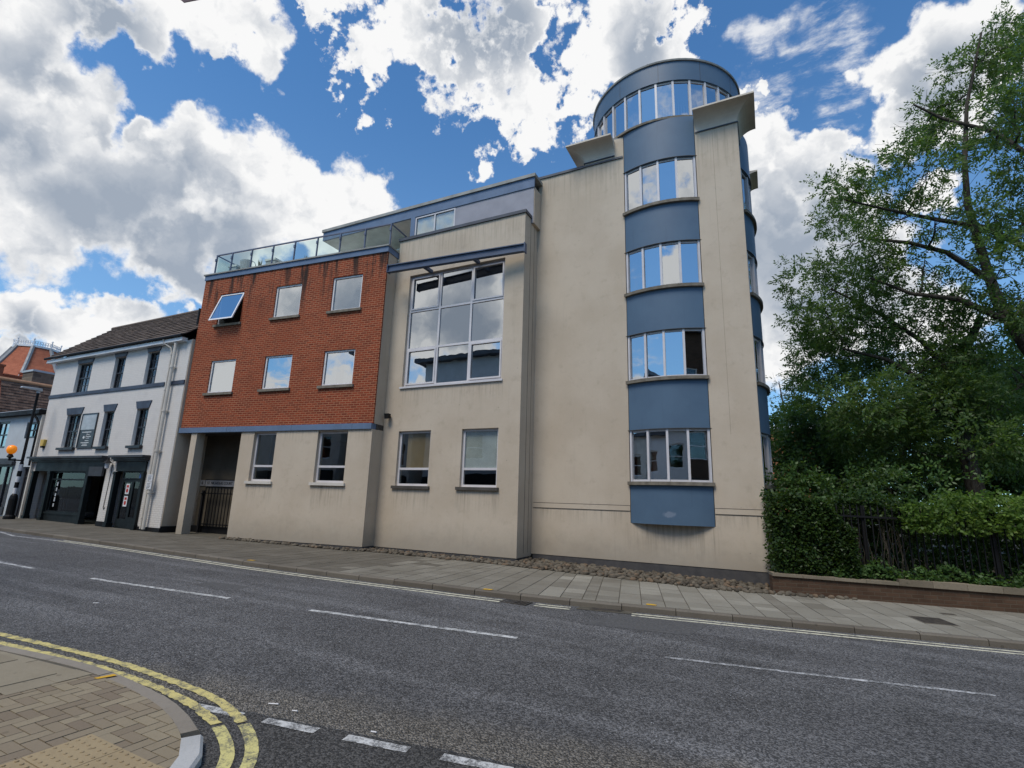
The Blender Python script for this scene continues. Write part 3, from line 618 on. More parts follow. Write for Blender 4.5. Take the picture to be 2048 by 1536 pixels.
# near pavement with its kerb, herringbone blocks, flags and tactile paving
NK = smooth([(-16, 2.3), (-11, 2.72), (-7.6, 3.03), (-6.6, 3.15), (-5.8, 3.20), (-4.83, 3.14), (-4.25, 3.01), (-3.75, 2.80), (-3.42, 2.52), (-3.26, 2.15), (-3.18, 1.6), (-3.14, .4), (-3.14, -5)], 2)
NKr = list(reversed(NK))
zN = -.045
inner = [(p + n * .135) for p, n in zip(resample(NKr, .2), normals(resample(NKr, .2)))]
mb = MB(); poly = [(p.x, p.y) for p in inner] + [(-16, -5)]
bmp = bmesh.new(); vs = [bmp.verts.new((a, b, gz(a) + zN - .008)) for a, b in poly]; f = bmp.faces.new(vs); bmesh.ops.triangulate(bmp, faces=[f])
for f in bmp.faces:
    q = [tuple(v.co) for v in f.verts]; mb.quad(q if f.normal.z > 0 else q[::-1])
bmp.free()
near = struct('near_footway', mb, 'joint')
mb = MB(); kerbstones(mb, [p for p in NKr if p[0] <= -3.86], .13, -.16, zN - .004); mb.build('kerb', 'near_kerb', near)
mb = MB(); kerbstones(mb, [p for p in NKr if p[0] > -3.84], .14, -.16, zN + .012, .62); tag(mb.build('kerb', 'new_kerb', near), 'newer pale grey kerb stones at the corner')
ip = [(p.x, p.y) for p in inner]
def inside(x, y, m=.0):
    c = False; n = len(poly)
    for i in range(n):
        (x1, y1), (x2, y2) = poly[i], poly[(i + 1) % n]
        if (y1 > y) != (y2 > y) and x < (x2 - x1) * (y - y1) / (y2 - y1) + x1: c = not c
    return c
EDGE = [(a, (b - a)) for a, b in zip([Vector((p.x, p.y)) for p in inner], [Vector((p.x, p.y)) for p in inner[1:]])]
def clip(c):
    for a, d in EDGE:
        n = Vector((-d.y, d.x)).normalized(); out = []
        for i in range(len(c)):
            p, q = c[i], c[(i + 1) % len(c)]; sp, sq = (p - a).dot(n), (q - a).dot(n)
            if sp >= 0: out.append(p)
            if (sp >= 0) != (sq >= 0): out.append(p.lerp(q, sp / (sp - sq)))
        c = out
        if len(c) < 3: return []
    return c
def tile(mb, x0, x1, y0, y1, dz=0.0, gap=.003):
    c = clip([Vector(p) for p in ((x0 + gap, y0 + gap), (x1 - gap, y0 + gap), (x1 - gap, y1 - gap), (x0 + gap, y1 - gap))])
    if len(c) < 3: return
    e = random.uniform(-.0012, .0012) + dz; sx_, sy_ = random.uniform(-.006, .006), random.uniform(-.006, .006)
    mb.prism([(p.x, p.y, gz(p.x) + zN - .03) for p in c], [(p.x, p.y, gz(p.x) + zN + e + (p.x - x0) * sx_ + (p.y - y0) * sy_) for p in c])
TX0, TX1, TY0, TY1 = -4.47, -3.27, 1.22, 2.42
mb, mbt, mbl, mbf = MB(), MB(), MB(), MB()
A = .1
for i in range(-85, 0):
    for j in range(-5, 36):
        x, y = i * A, j * A; m = (i - j) % 4
        if m == 0: b = (x, x + 2 * A, y, y + A)
        elif m == 2: b = (x + A, x + 2 * A, y - 0 * A, y + 2 * A)
        else: continue
        cx, cy = (b[0] + b[1]) / 2, (b[2] + b[3]) / 2
        if TX0 < b[0] and b[1] < TX1 and TY0 < b[2] and b[3] < TY1: continue
        if b[1] < -5.76 and b[2] > 2.41: continue
        tile(mb, *b, gap=.004)
mb.build('paving_blocks', 'block', near)
for i in range(3):
    for j in range(3):
        tile(mbt, TX0 + i * .4, TX0 + i * .4 + .4, TY0 + j * .4, TY0 + j * .4 + .4, .005)
mbt.build('tactile_slabs', 'tactile', near)
mb = MB()
for i in range(18):
    for j in range(18):
        x, y = TX0 + .033 + i * .0667, TY0 + .033 + j * .0667; z = gz(x) + zN
        if inside(x, y): mb.lathe((x, y, z + .004), [(.0125, 0), (.0115, .005), (.006, .0068)], 8)
mb.build('tactile_studs', 'tactile', near)
x = -12.0; rows = ((2.40, 2.74), (2.745, 3.06))
for r, (y0, y1) in enumerate(rows):
    x = -12.0 + .3 * r
    while x < -5.9:
        w = random.choice((.6, .6, .75)); tile(mbl, x, min(x + w, -5.75), y0, y1 + .12, .005, gap=.004); x += w
mbl.build('paving_flags', 'near_slab', near)
mb = MB(); mb.quad([(a, b, gz(a) + zN + .004) for a, b in ((-5.64, 2.98), (-5.59, 2.98), (-5.55, 3.13), (-5.61, 3.13))]); mb.build('paint_mark', 'paint_mark', near)
# litter on the road edge
for i, (px, py, a, l) in enumerate(((-3.98, 3.56, .35, .09), (-3.72, 3.56, .2, .05), (-2.92, 3.62, .1, .05), (-9.3, 4.75, .5, .08))):
    t = Matrix.Rotation(a, 3, 'Z'); mb = MB()
    mb.tube([Vector((px, py, gz(px) - .09)) + t @ Vector((-l / 2, 0, 0)), Vector((px, py, gz(px) - .088)) + t @ Vector((l / 2, 0, 0))], .006, 6)
    tag(mb.build('cigarette_end', 'sign_white'), ['longer white cigarette end beside the yellow lines on the road', 'short white cigarette end just right of the longer one', 'white cigarette end above the second give-way dash', 'white scrap of litter alone in the middle of the near lane'][i], 'litter', 'litter on the road')
# pebbles set along the foot of the walls
rng = np.random.default_rng(11)
bmi = bmesh.new(); bmesh.ops.create_icosphere(bmi, subdivisions=2, radius=1.0)
sv = np.array([v.co[:] for v in bmi.verts]); sf = [tuple(v.index for v in f.verts) for f in bmi.faces]; bmi.free()
def front(x):
    if x < -11.05: return 12.48 + (x + 11.05) * .098
    if x < -6.2: return 13.06
    if x < -.13: return 14.02
    return 13.06 + .245 * (x + .09)
mb = MB(); x = -16.3
pts = []
while x < 1.7:
    y0, y1 = ye(x) - .02, front(x) - .06
    y = y0 + .04
    while y < y1:
        pts.append((x + rng.uniform(-.05, .05), y + rng.uniform(-.04, .04))); y += rng.uniform(.10, .17)
    x += .135
for px, py in pts:
    a, b, c = rng.uniform(.05, .105), rng.uniform(.035, .062), rng.uniform(.03, .06)
    Rm = np.array(Matrix.Rotation(rng.uniform(0, 6.28), 3, 'Z') @ Matrix.Rotation(rng.uniform(-.5, .5), 3, 'X'))
    ph = rng.uniform(0, 6.28, 3)
    dfm = 1 + .10 * np.sin(sv @ np.array([2.1, 1.7, 1.3]) + ph[0])[:, None] + .07 * np.sin(sv @ np.array([-1.3, 2.7, 2.1]) + ph[1])[:, None]
    q = (sv * dfm * np.array([a, b, c])) @ Rm.T + np.array([px, py, gz(px) + c * .35])
    b0 = len(mb.v); mb.v += [tuple(r) for r in q.tolist()]; mb.f += [tuple(b0 + i for i in f) for f in sf]; mb.mi += [0] * len(sf)
tag(mb.build('cobbles', 'cobble', smooth=True), 'loose bed of rounded brown and grey cobbles along the wall foot', 'cobbles', kind='stuff')
# ------------------------------------------------------------------ the apartment building
apt = thing('apartment_building', (-6.2, 14.02, 0), 'stepped modern apartment block with round blue tower, beige render and red brick wing', 'apartment building')
TA = lambda a, t, z: (a, 14.02 + t, z)
TB = lambda a, t, z: (a, 13.06 + t, z)
ca, sa = math.cos(CANG), math.sin(CANG)
TC = lambda s, t, z: (-11.05 + ca * s - sa * t, 12.48 + sa * s + ca * t, z)
def part(name, mb, m, label=None, parent=None, **k):
    o = mb.build(name, m, parent or apt, **k)
    if label: o['label'] = label
    return o
def frame_bars(mb, T, a0, a1, z0, z1, t0, t1, w):
    mb.box(T, a0, a1, t0, t1, z0, z0 + w); mb.box(T, a0, a1, t0, t1, z1 - w, z1)
    mb.box(T, a0, a0 + w, t0, t1, z0 + w, z1 - w); mb.box(T, a1 - w, a1, t0, t1, z0 + w, z1 - w)
def pane(mb, T, a0, a1, z0, z1, t, tilt=.003):
    e = [random.uniform(-tilt, tilt) for _ in range(3)]; e.append(e[0] + e[2] - e[1])
    c = [(a0, z0), (a0, z1), (a1, z1), (a1, z0)]
    mb.hexa([T(a, t + d, z) for (a, z), d in zip(c, e)] + [T(a, t + .006 + d, z) for (a, z), d in zip(c, e)])
def window(T, a0, a1, z0, z1, rec=.08, cols=(), rows=(), sashes=(), w=.05, m='frame', glass='mirror_glass', blind=None, sill=None, parent=None, label=None, blind_m='blind', tilt=.003):
    mb = MB(); t0, t1 = rec, rec + .06
    frame_bars(mb, T, a0, a1, z0, z1, t0, t1, w)
    ca_, ra_ = [a0 + w / 2] + list(cols) + [a1 - w / 2], [z0 + w / 2] + list(rows) + [z1 - w / 2]
    h = w * .5
    for c in cols: mb.box(T, c - h, c + h, t0 + .004, t1, z0 + w, z1 - w)
    for r in rows:
        for i in range(len(ca_) - 1): mb.box(T, ca_[i] + h, ca_[i + 1] - h, t0 + .002, t1, r - h, r + h)
    for i, j in sashes: frame_bars(mb, T, ca_[i] + h + .004, ca_[i + 1] - h - .004, ra_[j] + h + .004, ra_[j + 1] - h - .004, t0 - .02, t0 + .03, .05)
    fr = part('window', mb, m, label, parent)
    mb = MB()
    for i in range(len(ca_) - 1):
        for j in range(len(ra_) - 1): pane(mb, T, ca_[i], ca_[i + 1], ra_[j], ra_[j + 1], t0 + .035, tilt)
    mb.build('pane', glass, fr)
    if blind:
        mb = MB()
        for b0, b1, c0, c1 in blind: mb.box(T, b0, b1, t0 + .065, t0 + .072, c0, c1)
        mb.build('blind', blind_m, fr)
    if sill:
        mb = MB(); mb.box(T, a0 - .10, a1 + .08, -.07, rec, z0 - .09, z0 - .002); mb.build('sill', sill, fr)
    return fr
# --- tower block (plane A)
mat('blind_tan', m_paint((0.40, 0.27, 0.14), 0.8))
mat('passage', m_noise2((0.085, 0.07, 0.05), (0.115, 0.095, 0.07), 1.5))  # wall colour lowered so it carries the shade of the shallow passage
mat('blind_dim', m_paint((0.30, 0.31, 0.33), 0.8))
mat('faint_joint', m_paint((0.27, 0.225, 0.175), 0.9)); mat('bright_frame', m_paint((0.72, 0.71, 0.71), 0.4, 0.05))
CX, CY, CR = -2.32, 16.21, 2.424
mb = MB()
mb.box(TA, -6.22, -3.37, 0, .3, .16, 12.05); mb.box(TA, -4.62, -3.37, 0, .3, 12.05, 12.78)
mb.box(TA, -3.37, -1.27, 0, .3, .16, 1.13); mb.box(TA, -1.27, -.13, 0, .3, .16, 12.78)
mb.box(TA, -.43, -.13, .3, 1.09, .16, 12.78); mb.box(TA, -.43, -.13, 1.09, 3.29, .16, 1.13); mb.box(TA, -.43, -.13, 3.29, 4.38, .16, 12.78)
mb.box(TA, -6.22, -.43, 4.08, 4.38, .16, 12.78); mb.box(TA, -6.22, -5.92, .3, 4.08, .16, 12.05); mb.box(TA, -4.62, -4.32, .3, 4.08, 12.05, 12.78)
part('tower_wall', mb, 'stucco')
mb = MB(); mb.box(TA, -6.24, -4.66, -.04, .34, 12.05, 12.13); mb.box(TA, -4.66, -3.39, -.035, -.001, 12.06, 12.12); part('tower_coping', mb, 'coping')
mb = MB(); mb.box(TA, -5.92, -4.62, .34, 4.08, 11.9, 12.0); part('tower_roof', mb, 'lead')
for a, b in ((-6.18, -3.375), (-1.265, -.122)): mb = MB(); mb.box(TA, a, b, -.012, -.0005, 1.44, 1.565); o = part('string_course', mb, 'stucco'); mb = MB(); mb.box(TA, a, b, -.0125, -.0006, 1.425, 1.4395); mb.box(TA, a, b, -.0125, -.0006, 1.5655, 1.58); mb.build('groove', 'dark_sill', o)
mb = MB(); mb.box(TA, -6.18, -.135, .012, .28, -.6, .16); mb.box(TB, -11.03, -6.235, .012, .28, -.5, .10); mb.box(TB, -6.52, -6.24, .28, .98, -.5, .10); mb.box(TC, -5.40, -.012, .012, .28, -.4, .12); mb.box(TC, -.29, -.012, .28, .60, -.4, .12); part('plinth', mb, 'plinth')
def arc(r, a0, a1, n, cx=CX, cy=CY): return [(cx + r * math.sin(a), cy - r * math.cos(a)) for a in [a0 + (a1 - a0) * i / n for i in range(n + 1)]]
def arcband(mb, r0, r1, a0, a1, z0, z1, n=16, cx=CX, cy=CY):
    o, i = arc(r1, a0, a1, n, cx, cy), arc(r0, a0, a1, n, cx, cy)
    for k in range(n):
        mb.hexa([(*o[k], z0), (*o[k + 1], z0), (*i[k + 1], z0), (*i[k], z0), (*o[k], z1), (*o[k + 1], z1), (*i[k + 1], z1), (*i[k], z1)])
def arcshell(mb, r0, r1, a0, a1, z0, z1, n=16, cx=CX, cy=CY):
    # outer, inner, top and bottom faces keep vertices of their own, so smooth shading stays crisp at the rims
    o, i = arc(r1, a0, a1, n, cx, cy), arc(r0, a0, a1, n, cx, cy)
    def sheet(p, q, flip):
        b = len(mb.v)
        for u, v in zip(p, q): mb.v += [u, v]
        for k in range(n):
            f = (b + 2 * k, b + 2 * k + 2, b + 2 * k + 3, b + 2 * k + 1); mb.f.append(f[::-1] if flip else f); mb.mi.append(0)
    lo, hi, li, hi_ = [(*p, z0) for p in o], [(*p, z1) for p in o], [(*p, z0) for p in i], [(*p, z1) for p in i]
    sheet(lo, hi, False); sheet(li, hi_, True); sheet(hi, hi_, False); sheet(lo, li, True)
    mb.quad([lo[0], hi[0], hi_[0], li[0]]); mb.quad([lo[-1], li[-1], hi_[-1], hi[-1]])
HA = R(25.3)
LEV = [(2.20, 3.56), (4.95, 6.26), (7.54, 8.84), (10.13, 11.50)]
def bay(mid, front):
    a0, a1 = mid - HA, mid + HA
    zs = [1.13] + [z for l in LEV for z in l] + [12.84]
    for k in range(0, len(zs), 2):
        mb = MB(); arcshell(mb, CR - .06, CR, a0, a1, zs[k], zs[k + 1] - (.09 if k + 2 < len(zs) else 0), 20)
        if k == 0:
            o = arc(CR - .06, a0, a1, 20); mb.quad([(*p, zs[0] + .001) for p in o] + [(CX + 1.9 * math.sin(a1), CY - 1.9 * math.cos(a1), zs[0] + .001), (CX + 1.9 * math.sin(a0), CY - 1.9 * math.cos(a0), zs[0] + .001)])
        part('bay_panel', mb, 'panel', smooth=True)
    for li, (z0, z1) in enumerate(LEV):
        mb = MB(); gl = MB(); bl = MB(); n = 4
        A = [a0 + .012 + (a1 - a0 - .024) * i / n for i in range(n + 1)]; r = CR - .05
        pt = lambda a, rr=r: (CX + rr * math.sin(a), CY - rr * math.cos(a))
        for i in range(n + 1):
            x, y = pt(A[i]); s_, c_ = math.sin(A[i]), math.cos(A[i]); w = .03
            dx, dy = c_ * w, s_ * w; ox, oy = s_ * .035, -c_ * .035
            q = [(x - dx + ox, y - dy + oy), (x + dx + ox, y + dy + oy), (x + dx - ox, y + dy - oy), (x - dx - ox, y - dy - oy)]
            mb.hexa([(*p, z0) for p in q] + [(*p, z1) for p in q])
        for i in range(n):
            p, q = pt(A[i] + .013), pt(A[i + 1] - .013); p2, q2 = pt(A[i] + .013, r - .05), pt(A[i + 1] - .013, r - .05)
            for za, zb in ((z0, z0 + .055), (z1 - .055, z1)): mb.hexa([(*v, za) for v in (p, q, q2, p2)] + [(*v, zb) for v in (p, q, q2, p2)])
            u0, u1 = Vector((*pt(A[i], r - .02), 0)), Vector((*pt(A[i + 1], r - .02), 0)); d = (u1 - u0).normalized(); nn = Vector((-d.y, d.x, 0))
            T = lambda a, t, z, u0=u0, d=d, nn=nn: tuple(u0 + d * a + nn * t + Vector((0, 0, z)))
            pane(gl, T, 0, (u1 - u0).length, z0 + .02, z1 - .02, 0, .004)
            if (front and (li, i) in ((0, 0), (0, 1), (1, 1), (2, 1), (3, 1), (3, 2))) or (not front and li in (1, 2) and i < 2):
                L = (u1 - u0).length
                if front: bl.box(T, .05, L - .03, .16, .17, z0 + .02, z1 - .02 if li else z1)
                else:
                    for k in range(8): bl.box(T, .04 + k * .06, .08 + k * .06, .12 + .01 * (k % 2), .13 + .01 * (k % 2), z0 + .02, z1 - .02)
        fr = part('window', mb, 'frame'); gl.build('pane', 'mirror_glass', fr)
        if bl.v: bl.build('blind', 'blind_dim' if front and li else 'blind', fr)
        mb = MB(); arcshell(mb, CR - .10, CR + .085, a0 - .012, a1 + .012, z0 - .09, z0 - .002, 20); o = mb.build('sill', 'sill', fr, smooth=True)
        mb = MB(); arcshell(mb, CR - .03, CR + .02, a0 - .03, a1 + .03, z1 + .002, z1 + .014, 20); mb.build('drip', 'dark_sill', fr)
bay(0.0, True); bay(math.pi / 2, False)
mb = MB()
for z in (3.75, 6.5, 9.1): mb.box(TA, -5.9, -.45, .62, 4.06, z, z + .25)
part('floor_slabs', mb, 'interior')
# concave eaves caps on the tower corners
def cap(cx, cy, sx, l0, l1, zb=12.27, zt=12.72, out=.475, label=None):
    # corner (cx,cy); sx = +1 right / -1 left corner; sy: street side; runs l0 along the front and l1 along the side
    prof = [(.0, zb)] + [(out * (1 - math.cos(a)), zb + (zt - .05 - zb) * math.sin(a)) for a in [math.pi / 2 * k / 9 for k in range(1, 10)]] + [(out + .006, zt - .05), (out + .006, zt), (-.25, zt + .04), (-.25, zb)]
    rows = []
    for o, z in prof:
        rows.append([(cx - sx * l0, cy - o, z), (cx + sx * o, cy - o, z), (cx + sx * o, cy + l1, z)])
    mb = MB(); n = len(rows)
    for k in range(n):
        a, b = rows[k], rows[(k + 1) % n]
        for j in range(2):
            q = [a[j], a[j + 1], b[j + 1], b[j]]; mb.quad(q if sx > 0 else q[::-1])
    mb.quad([r[0] for r in rows][::-1] if sx > 0 else [r[0] for r in rows]); mb.quad([r[2] for r in rows] if sx > 0 else [r[2] for r in rows][::-1])
    o = part('eaves_cap', mb, 'cap', label)
    mb = MB()
    for a, b in (((cx - sx * l0, cy - .012), (cx + sx * .012, cy - .012)), ((cx + sx * .012, cy - .012), (cx + sx * .012, cy + l1))):
        v0, v1 = Vector((*a, 0)), Vector((*b, 0)); d = (v1 - v0).normalized(); nn = Vector((d.y, -d.x, 0)) * .02 * sx
        mb.hexa([tuple(p + Vector((0, 0, z))) for z in (zb - .035, zb) for p in (v0, v1, v1 + nn, v0 + nn)])
    mb.build('cap_trim', 'coping', o)
cap(-.13, 14.02, 1, 1.13, 1.08); cap(-4.62, 14.02, -1, .98, 1.0, 12.22, 12.68)
# the back corner on the park side
mbk = MB(); prof = [(.0, 12.27)] + [(.475 * (1 - math.cos(a)), 12.27 + .40 * math.sin(a)) for a in [math.pi / 2 * k / 9 for k in range(1, 10)]] + [(.481, 12.67), (.481, 12.72), (-.25, 12.76), (-.25, 12.27)]
for k in range(len(prof)):
    (o0, z0), (o1, z1) = prof[k], prof[(k + 1) % len(prof)]
    mbk.quad([(-.13 + o0, 17.32, z0), (-.13 + o0, 18.4, z0), (-.13 + o1, 18.4, z1), (-.13 + o1, 17.32, z1)])
mbk.quad([(-.13 + o, 17.32, z) for o, z in prof][::-1]); mbk.quad([(-.13 + o, 18.4, z) for o, z in prof]); part('eaves_cap', mbk, 'cap')
# --- drum on top
DX, DY, DR = -2.45, 16.21, 2.40
mb = MB(); arcshell(mb, DR - .3, DR + .05, 0, 2 * math.pi, 12.84, 12.91, 72, DX, DY); part('drum_sill', mb, 'sill')
mb = MB(); mb.box(TA, -4.6, -.15, .02, 4.36, 12.79, 12.83); part('block_roof', mb, 'lead')
nP = 30
mb, gl, bl = MB(), MB(), MB(); z0, z1 = 12.91, 14.19
for i in range(nP):
    a = 2 * math.pi * (i + .3) / nP; b = 2 * math.pi * (i + 1.3) / nP; r = DR - .05
    pt = lambda t, rr=r: (DX + rr * math.sin(t), DY - rr * math.cos(t))
    x, y = pt(a); s_, c_ = math.sin(a), math.cos(a); dx, dy = c_ * .032, s_ * .032; ox, oy = s_ * .035, -c_ * .035
    q = [(x - dx + ox, y - dy + oy), (x + dx + ox, y + dy + oy), (x + dx - ox, y + dy - oy), (x - dx - ox, y - dy - oy)]
    mb.hexa([(*p, z0) for p in q] + [(*p, z1) for p in q])
    p, q_, p2, q2 = pt(a + .013), pt(b - .013), pt(a + .013, r - .05), pt(b - .013, r - .05)
    for za, zb in ((z0, z0 + .06), (z1 - .06, z1)): mb.hexa([(*v, za) for v in (p, q_, q2, p2)] + [(*v, zb) for v in (p, q_, q2, p2)])
    u0, u1 = Vector((*pt(a, r - .02), 0)), Vector((*pt(b, r - .02), 0)); d = (u1 - u0).normalized(); nn = Vector((-d.y, d.x, 0))
    T = lambda a_, t, z, u0=u0, d=d, nn=nn: tuple(u0 + d * a_ + nn * t + Vector((0, 0, z)))
    L = (u1 - u0).length; pane(gl, T, 0, L, z0 + .02, z1 - .02, 0, .004)
    if i in (0, 1, 2, 3):
        for k in range(6): bl.hexa([T(.03 + k * .08, .2, z0), T(.07 + k * .08, .2 + .03, z0), T(.07 + k * .08, .235, z0), T(.03 + k * .08, .205, z0), T(.03 + k * .08, .2, z1), T(.07 + k * .08, .23, z1), T(.07 + k * .08, .235, z1), T(.03 + k * .08, .205, z1)])
    elif i in (28, 29, 27): bl.box(T, .04, L - .02, .2, .21, z0, z1 - .05)
fr = part('drum_window', mb, 'frame'); gl.build('pane', 'mirror_glass', fr); bl.build('blind', 'blind_dim', fr)
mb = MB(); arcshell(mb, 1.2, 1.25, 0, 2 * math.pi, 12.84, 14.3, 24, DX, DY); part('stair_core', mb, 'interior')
mb = MB(); arcshell(mb, DR - .08, DR + .01, 0, 2 * math.pi, 14.19, 14.86, 72, DX, DY); part('drum_fascia', mb, 'panel', smooth=True)
for k in range(12):
    a = 2 * math.pi * k / 12 + .1; x, y = DX + (DR + .012) * math.sin(a), DY - (DR + .012) * math.cos(a); c_, s_ = math.cos(a) * .006, math.sin(a) * .006
    mb = MB(); q = [(x - c_, y - s_), (x + c_, y + s_), (x + c_ - s_, y + s_ + c_), (x - c_ - s_, y - s_ + c_)]
    mb.hexa([(*p, 14.2) for p in q] + [(*p, 14.85) for p in q]); part('fascia_joint', mb, 'coping')
mb = MB(); mb.lathe((DX, DY, 14.86), [(DR + .05, 0), (DR + .06, .05), (DR - .05, .09), (.5, .14)], 72); part('drum_roof', mb, 'pale_coping')
mb = MB(); ax, ay, az = DX - .05, DY - DR + .55, 14.9
mb.tube([(ax, ay, az), (ax, ay, az + .45)], .02, 6); mb.tube([(ax - .45, ay, az + .40), (ax + .55, ay + .2, az + .46)], .012, 5)
for k, h in enumerate((.10, .09, .085, .08, .09, .12)):
    f = k / 5; x = ax - .1 + .62 * f; y = ay + .07 + .13 * f; z = az + .42 + .04 * f; mb.tube([(x, y, z - h), (x, y, z + h)], .006, 4)
mb.tube([(ax - .18, ay, az + .3), (ax - .12, ay, az + .62)], .008, 4); mb.lathe((ax - .52, ay, az + .36), [(.03, 0), (.10, .02), (.03, .08)], 8)
part('aerial', mb, 'iron')
mb = MB(); mb.lathe((-5.55, 14.6, 11.95), [(.05, 0), (.05, .42), (.065, .43), (.065, .5), (.02, .53)], 10); part('roof_vent', mb, 'lamp_grey')
# --- middle bay (plane B)
BW = [(-10.50, -6.87, 5.08, 8.95), (-10.47, -9.24, 1.95, 3.64), (-8.12, -6.90, 1.95, 3.64)]
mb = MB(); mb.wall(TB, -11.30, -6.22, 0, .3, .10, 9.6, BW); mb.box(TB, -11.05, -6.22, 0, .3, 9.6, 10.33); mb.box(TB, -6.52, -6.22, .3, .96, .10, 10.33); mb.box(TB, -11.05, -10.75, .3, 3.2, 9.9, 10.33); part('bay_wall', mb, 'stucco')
mb = MB(); mb.box(TB, -11.09, -6.18, -.045, .34, 10.33, 10.43); mb.box(TB, -6.56, -6.18, .34, .955, 10.33, 10.43); mb.box(TB, -11.09, -10.71, .34, 3.2, 10.33, 10.43); part('bay_coping', mb, 'coping')
mb = MB(); mb.box(TB, -6.2195, -6.2165, .42, .435, .2, 10.3); mb.box(TB, -6.2195, -6.2165, .70, .712, .2, 10.3); part('movement_joints', mb, 'plinth')
mb = MB(); mb.box(TA, -.80, -.792, -.0015, -.0004, 3.4, 12.2); part('movement_joint', mb, 'faint_joint')
window(TB, *BW[0], rec=.10, cols=(-9.28, -8.08), rows=(6.36, 7.68), sashes=((0, 2), (2, 2), (0, 0), (2, 0)), w=.068, label='large nine-pane window of the rendered bay')
mb = MB(); mb.box(TB, -10.56, -6.82, -.05, .1, 5.02, 5.078); part('large_window_sill', mb, 'frame')
window(TB, *BW[1], rec=.09, rows=(2.47,), sill='dark_sill', w=.068, blind=[(-10.2, -9.3, 2.5, 3.6)], blind_m='blind_tan', glass='dull_glass')
window(TB, *BW[2], rec=.09, rows=(2.47,), sill='dark_sill', w=.068, blind=[(-8.06, -6.95, 2.5, 3.6)], glass='dull_glass')
mb = MB()                                                            # blue channel rail over the big window
l0, l1 = Vector((-10.85, 12.30, 0)), Vector((-6.06, 12.68, 0)); d = (l1 - l0).normalized(); nn = Vector((-d.y, d.x, 0)); Ln = (l1 - l0).length
TR = lambda a, t, z: tuple(l0 + d * a + nn * t + Vector((0, 0, z)))
mb.box(TR, 0, Ln, 0, .14, 9.06, 9.09); mb.box(TR, 0, Ln, .05, .08, 8.87, 9.06); mb.box(TR, 0, Ln, 0, .14, 8.84, 8.87)
mb.box(TR, Ln, Ln + .03, -.02, .16, 8.80, 9.11); mb.box(TR, -.02, 0, -.02, .16, 8.82, 9.10)
for a in (1.25, 3.05):
    p = Vector(TR(a, .14, 0)); mb.hexa([(p.x - .05, p.y, 8.90), (p.x + .05, p.y, 8.90), (p.x + .05, 13.06, 8.90), (p.x - .05, 13.06, 8.90), (p.x - .05, p.y, 9.0), (p.x + .05, p.y, 9.0), (p.x + .05, 13.06, 9.0), (p.x - .05, 13.06, 9.0)])
part('canopy_rail', mb, 'rail_blue')
mb = MB(); mb.tube([TB(-10.85, 0, 4.12), TB(-10.85, -.10, 4.12)], .018, 6); mb.hexa([TB(-10.93, -.2, 4.03), TB(-10.79, -.2, 4.03), TB(-10.81, -.06, 4.06), TB(-10.91, -.06, 4.06), TB(-10.95, -.22, 4.2), TB(-10.77, -.22, 4.2), TB(-10.80, -.06, 4.2), TB(-10.92, -.06, 4.2)]); part('floodlight', mb, 'black')
# --- brick wing (plane C)
CU = [(-7.50, -6.30, 7.77, 9.01), (-4.74, -3.55, 7.78, 9.00), (-2.18, -.94, 7.77, 9.02), (-7.44, -6.20, 5.12, 6.36), (-4.81, -3.58, 5.14, 6.35), (-2.21, -.95, 5.14, 6.35)]
CG = [(-4.82, -3.84, 1.98, 3.62), (-2.09, -.91, 1.98, 3.62)]
mb = MB(); mb.wall(TC, -8.45, -.001, 0, .06, 3.845, 9.69, CU); part('brick_wall', mb, 'brick')
mb = MB(); mb.wall(TC, -8.45, 0, .06, .3, 3.845, 9.69, CU); mb.box(TC, -8.45, -8.15, .3, 7, 3.845, 9.69); mb.box(TC, -.3, 0, .3, .62, .12, 9.69)
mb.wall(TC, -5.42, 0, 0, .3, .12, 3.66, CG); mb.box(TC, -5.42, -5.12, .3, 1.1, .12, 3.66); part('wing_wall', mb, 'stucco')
mb = MB(); mb.box(TC, -8.47, -.02, -.05, .2, 3.66, 3.845); o = part('steel_band', mb, 'fascia')
for s_ in (-6.1, -3.2, -.75): mb = MB(); mb.box(TC, s_, s_ + .008, -.053, -.05, 3.665, 3.84); part('band_joint', mb, 'rail_blue')
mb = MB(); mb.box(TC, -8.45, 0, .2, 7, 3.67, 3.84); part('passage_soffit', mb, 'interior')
mb = MB(); mb.box(TC, -8.47, .03, -.04, .3, 9.69, 9.885); mb.box(TC, -.27, .03, .3, .62, 9.69, 9.885); part('wing_fascia', mb, 'fascia')
mb = MB(); mb.box(TC, -8.52, .06, -.08, .34, 9.885, 9.935); mb.box(TC, -.3, .06, .34, .66, 9.885, 9.935); part('wing_coping', mb, 'pale_coping')
mb = MB(); mb.box(TC, -8.45, -.3, .3, 7, 9.7, 9.8); part('terrace_deck', mb, 'deck')
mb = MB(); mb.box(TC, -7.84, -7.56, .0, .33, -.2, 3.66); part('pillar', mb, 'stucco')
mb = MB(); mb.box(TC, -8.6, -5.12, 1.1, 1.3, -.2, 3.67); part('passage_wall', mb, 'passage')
mb = MB(); mb.box(TC, -8.55, -5.43, .97, 1.098, -.2, .34); part('passage_plinth', mb, 'black')
for i, h in enumerate(CU):
    if i == 0: continue
    window(TC, *h, rec=.045, sill='sill', w=.06, m='bright_frame', blind=[(h[0] + .05, h[1] - .05, h[2] + .05, h[3] - .05)] if i in (1, 2, 3) else ([(h[0] + .05, h[0] + .5, h[2] + .05, h[3] - .05), (h[1] - .45, h[1] - .05, h[2] + .05, h[3] - .05)] if i == 5 else None), blind_m='curtain' if i == 5 else 'blind', tilt=.006)
h = CU[0]; mb = MB(); frame_bars(mb, TC, *h, .05, .10, .045); fr = part('open_window', mb, 'bright_frame', 'top-hung window standing wide open')
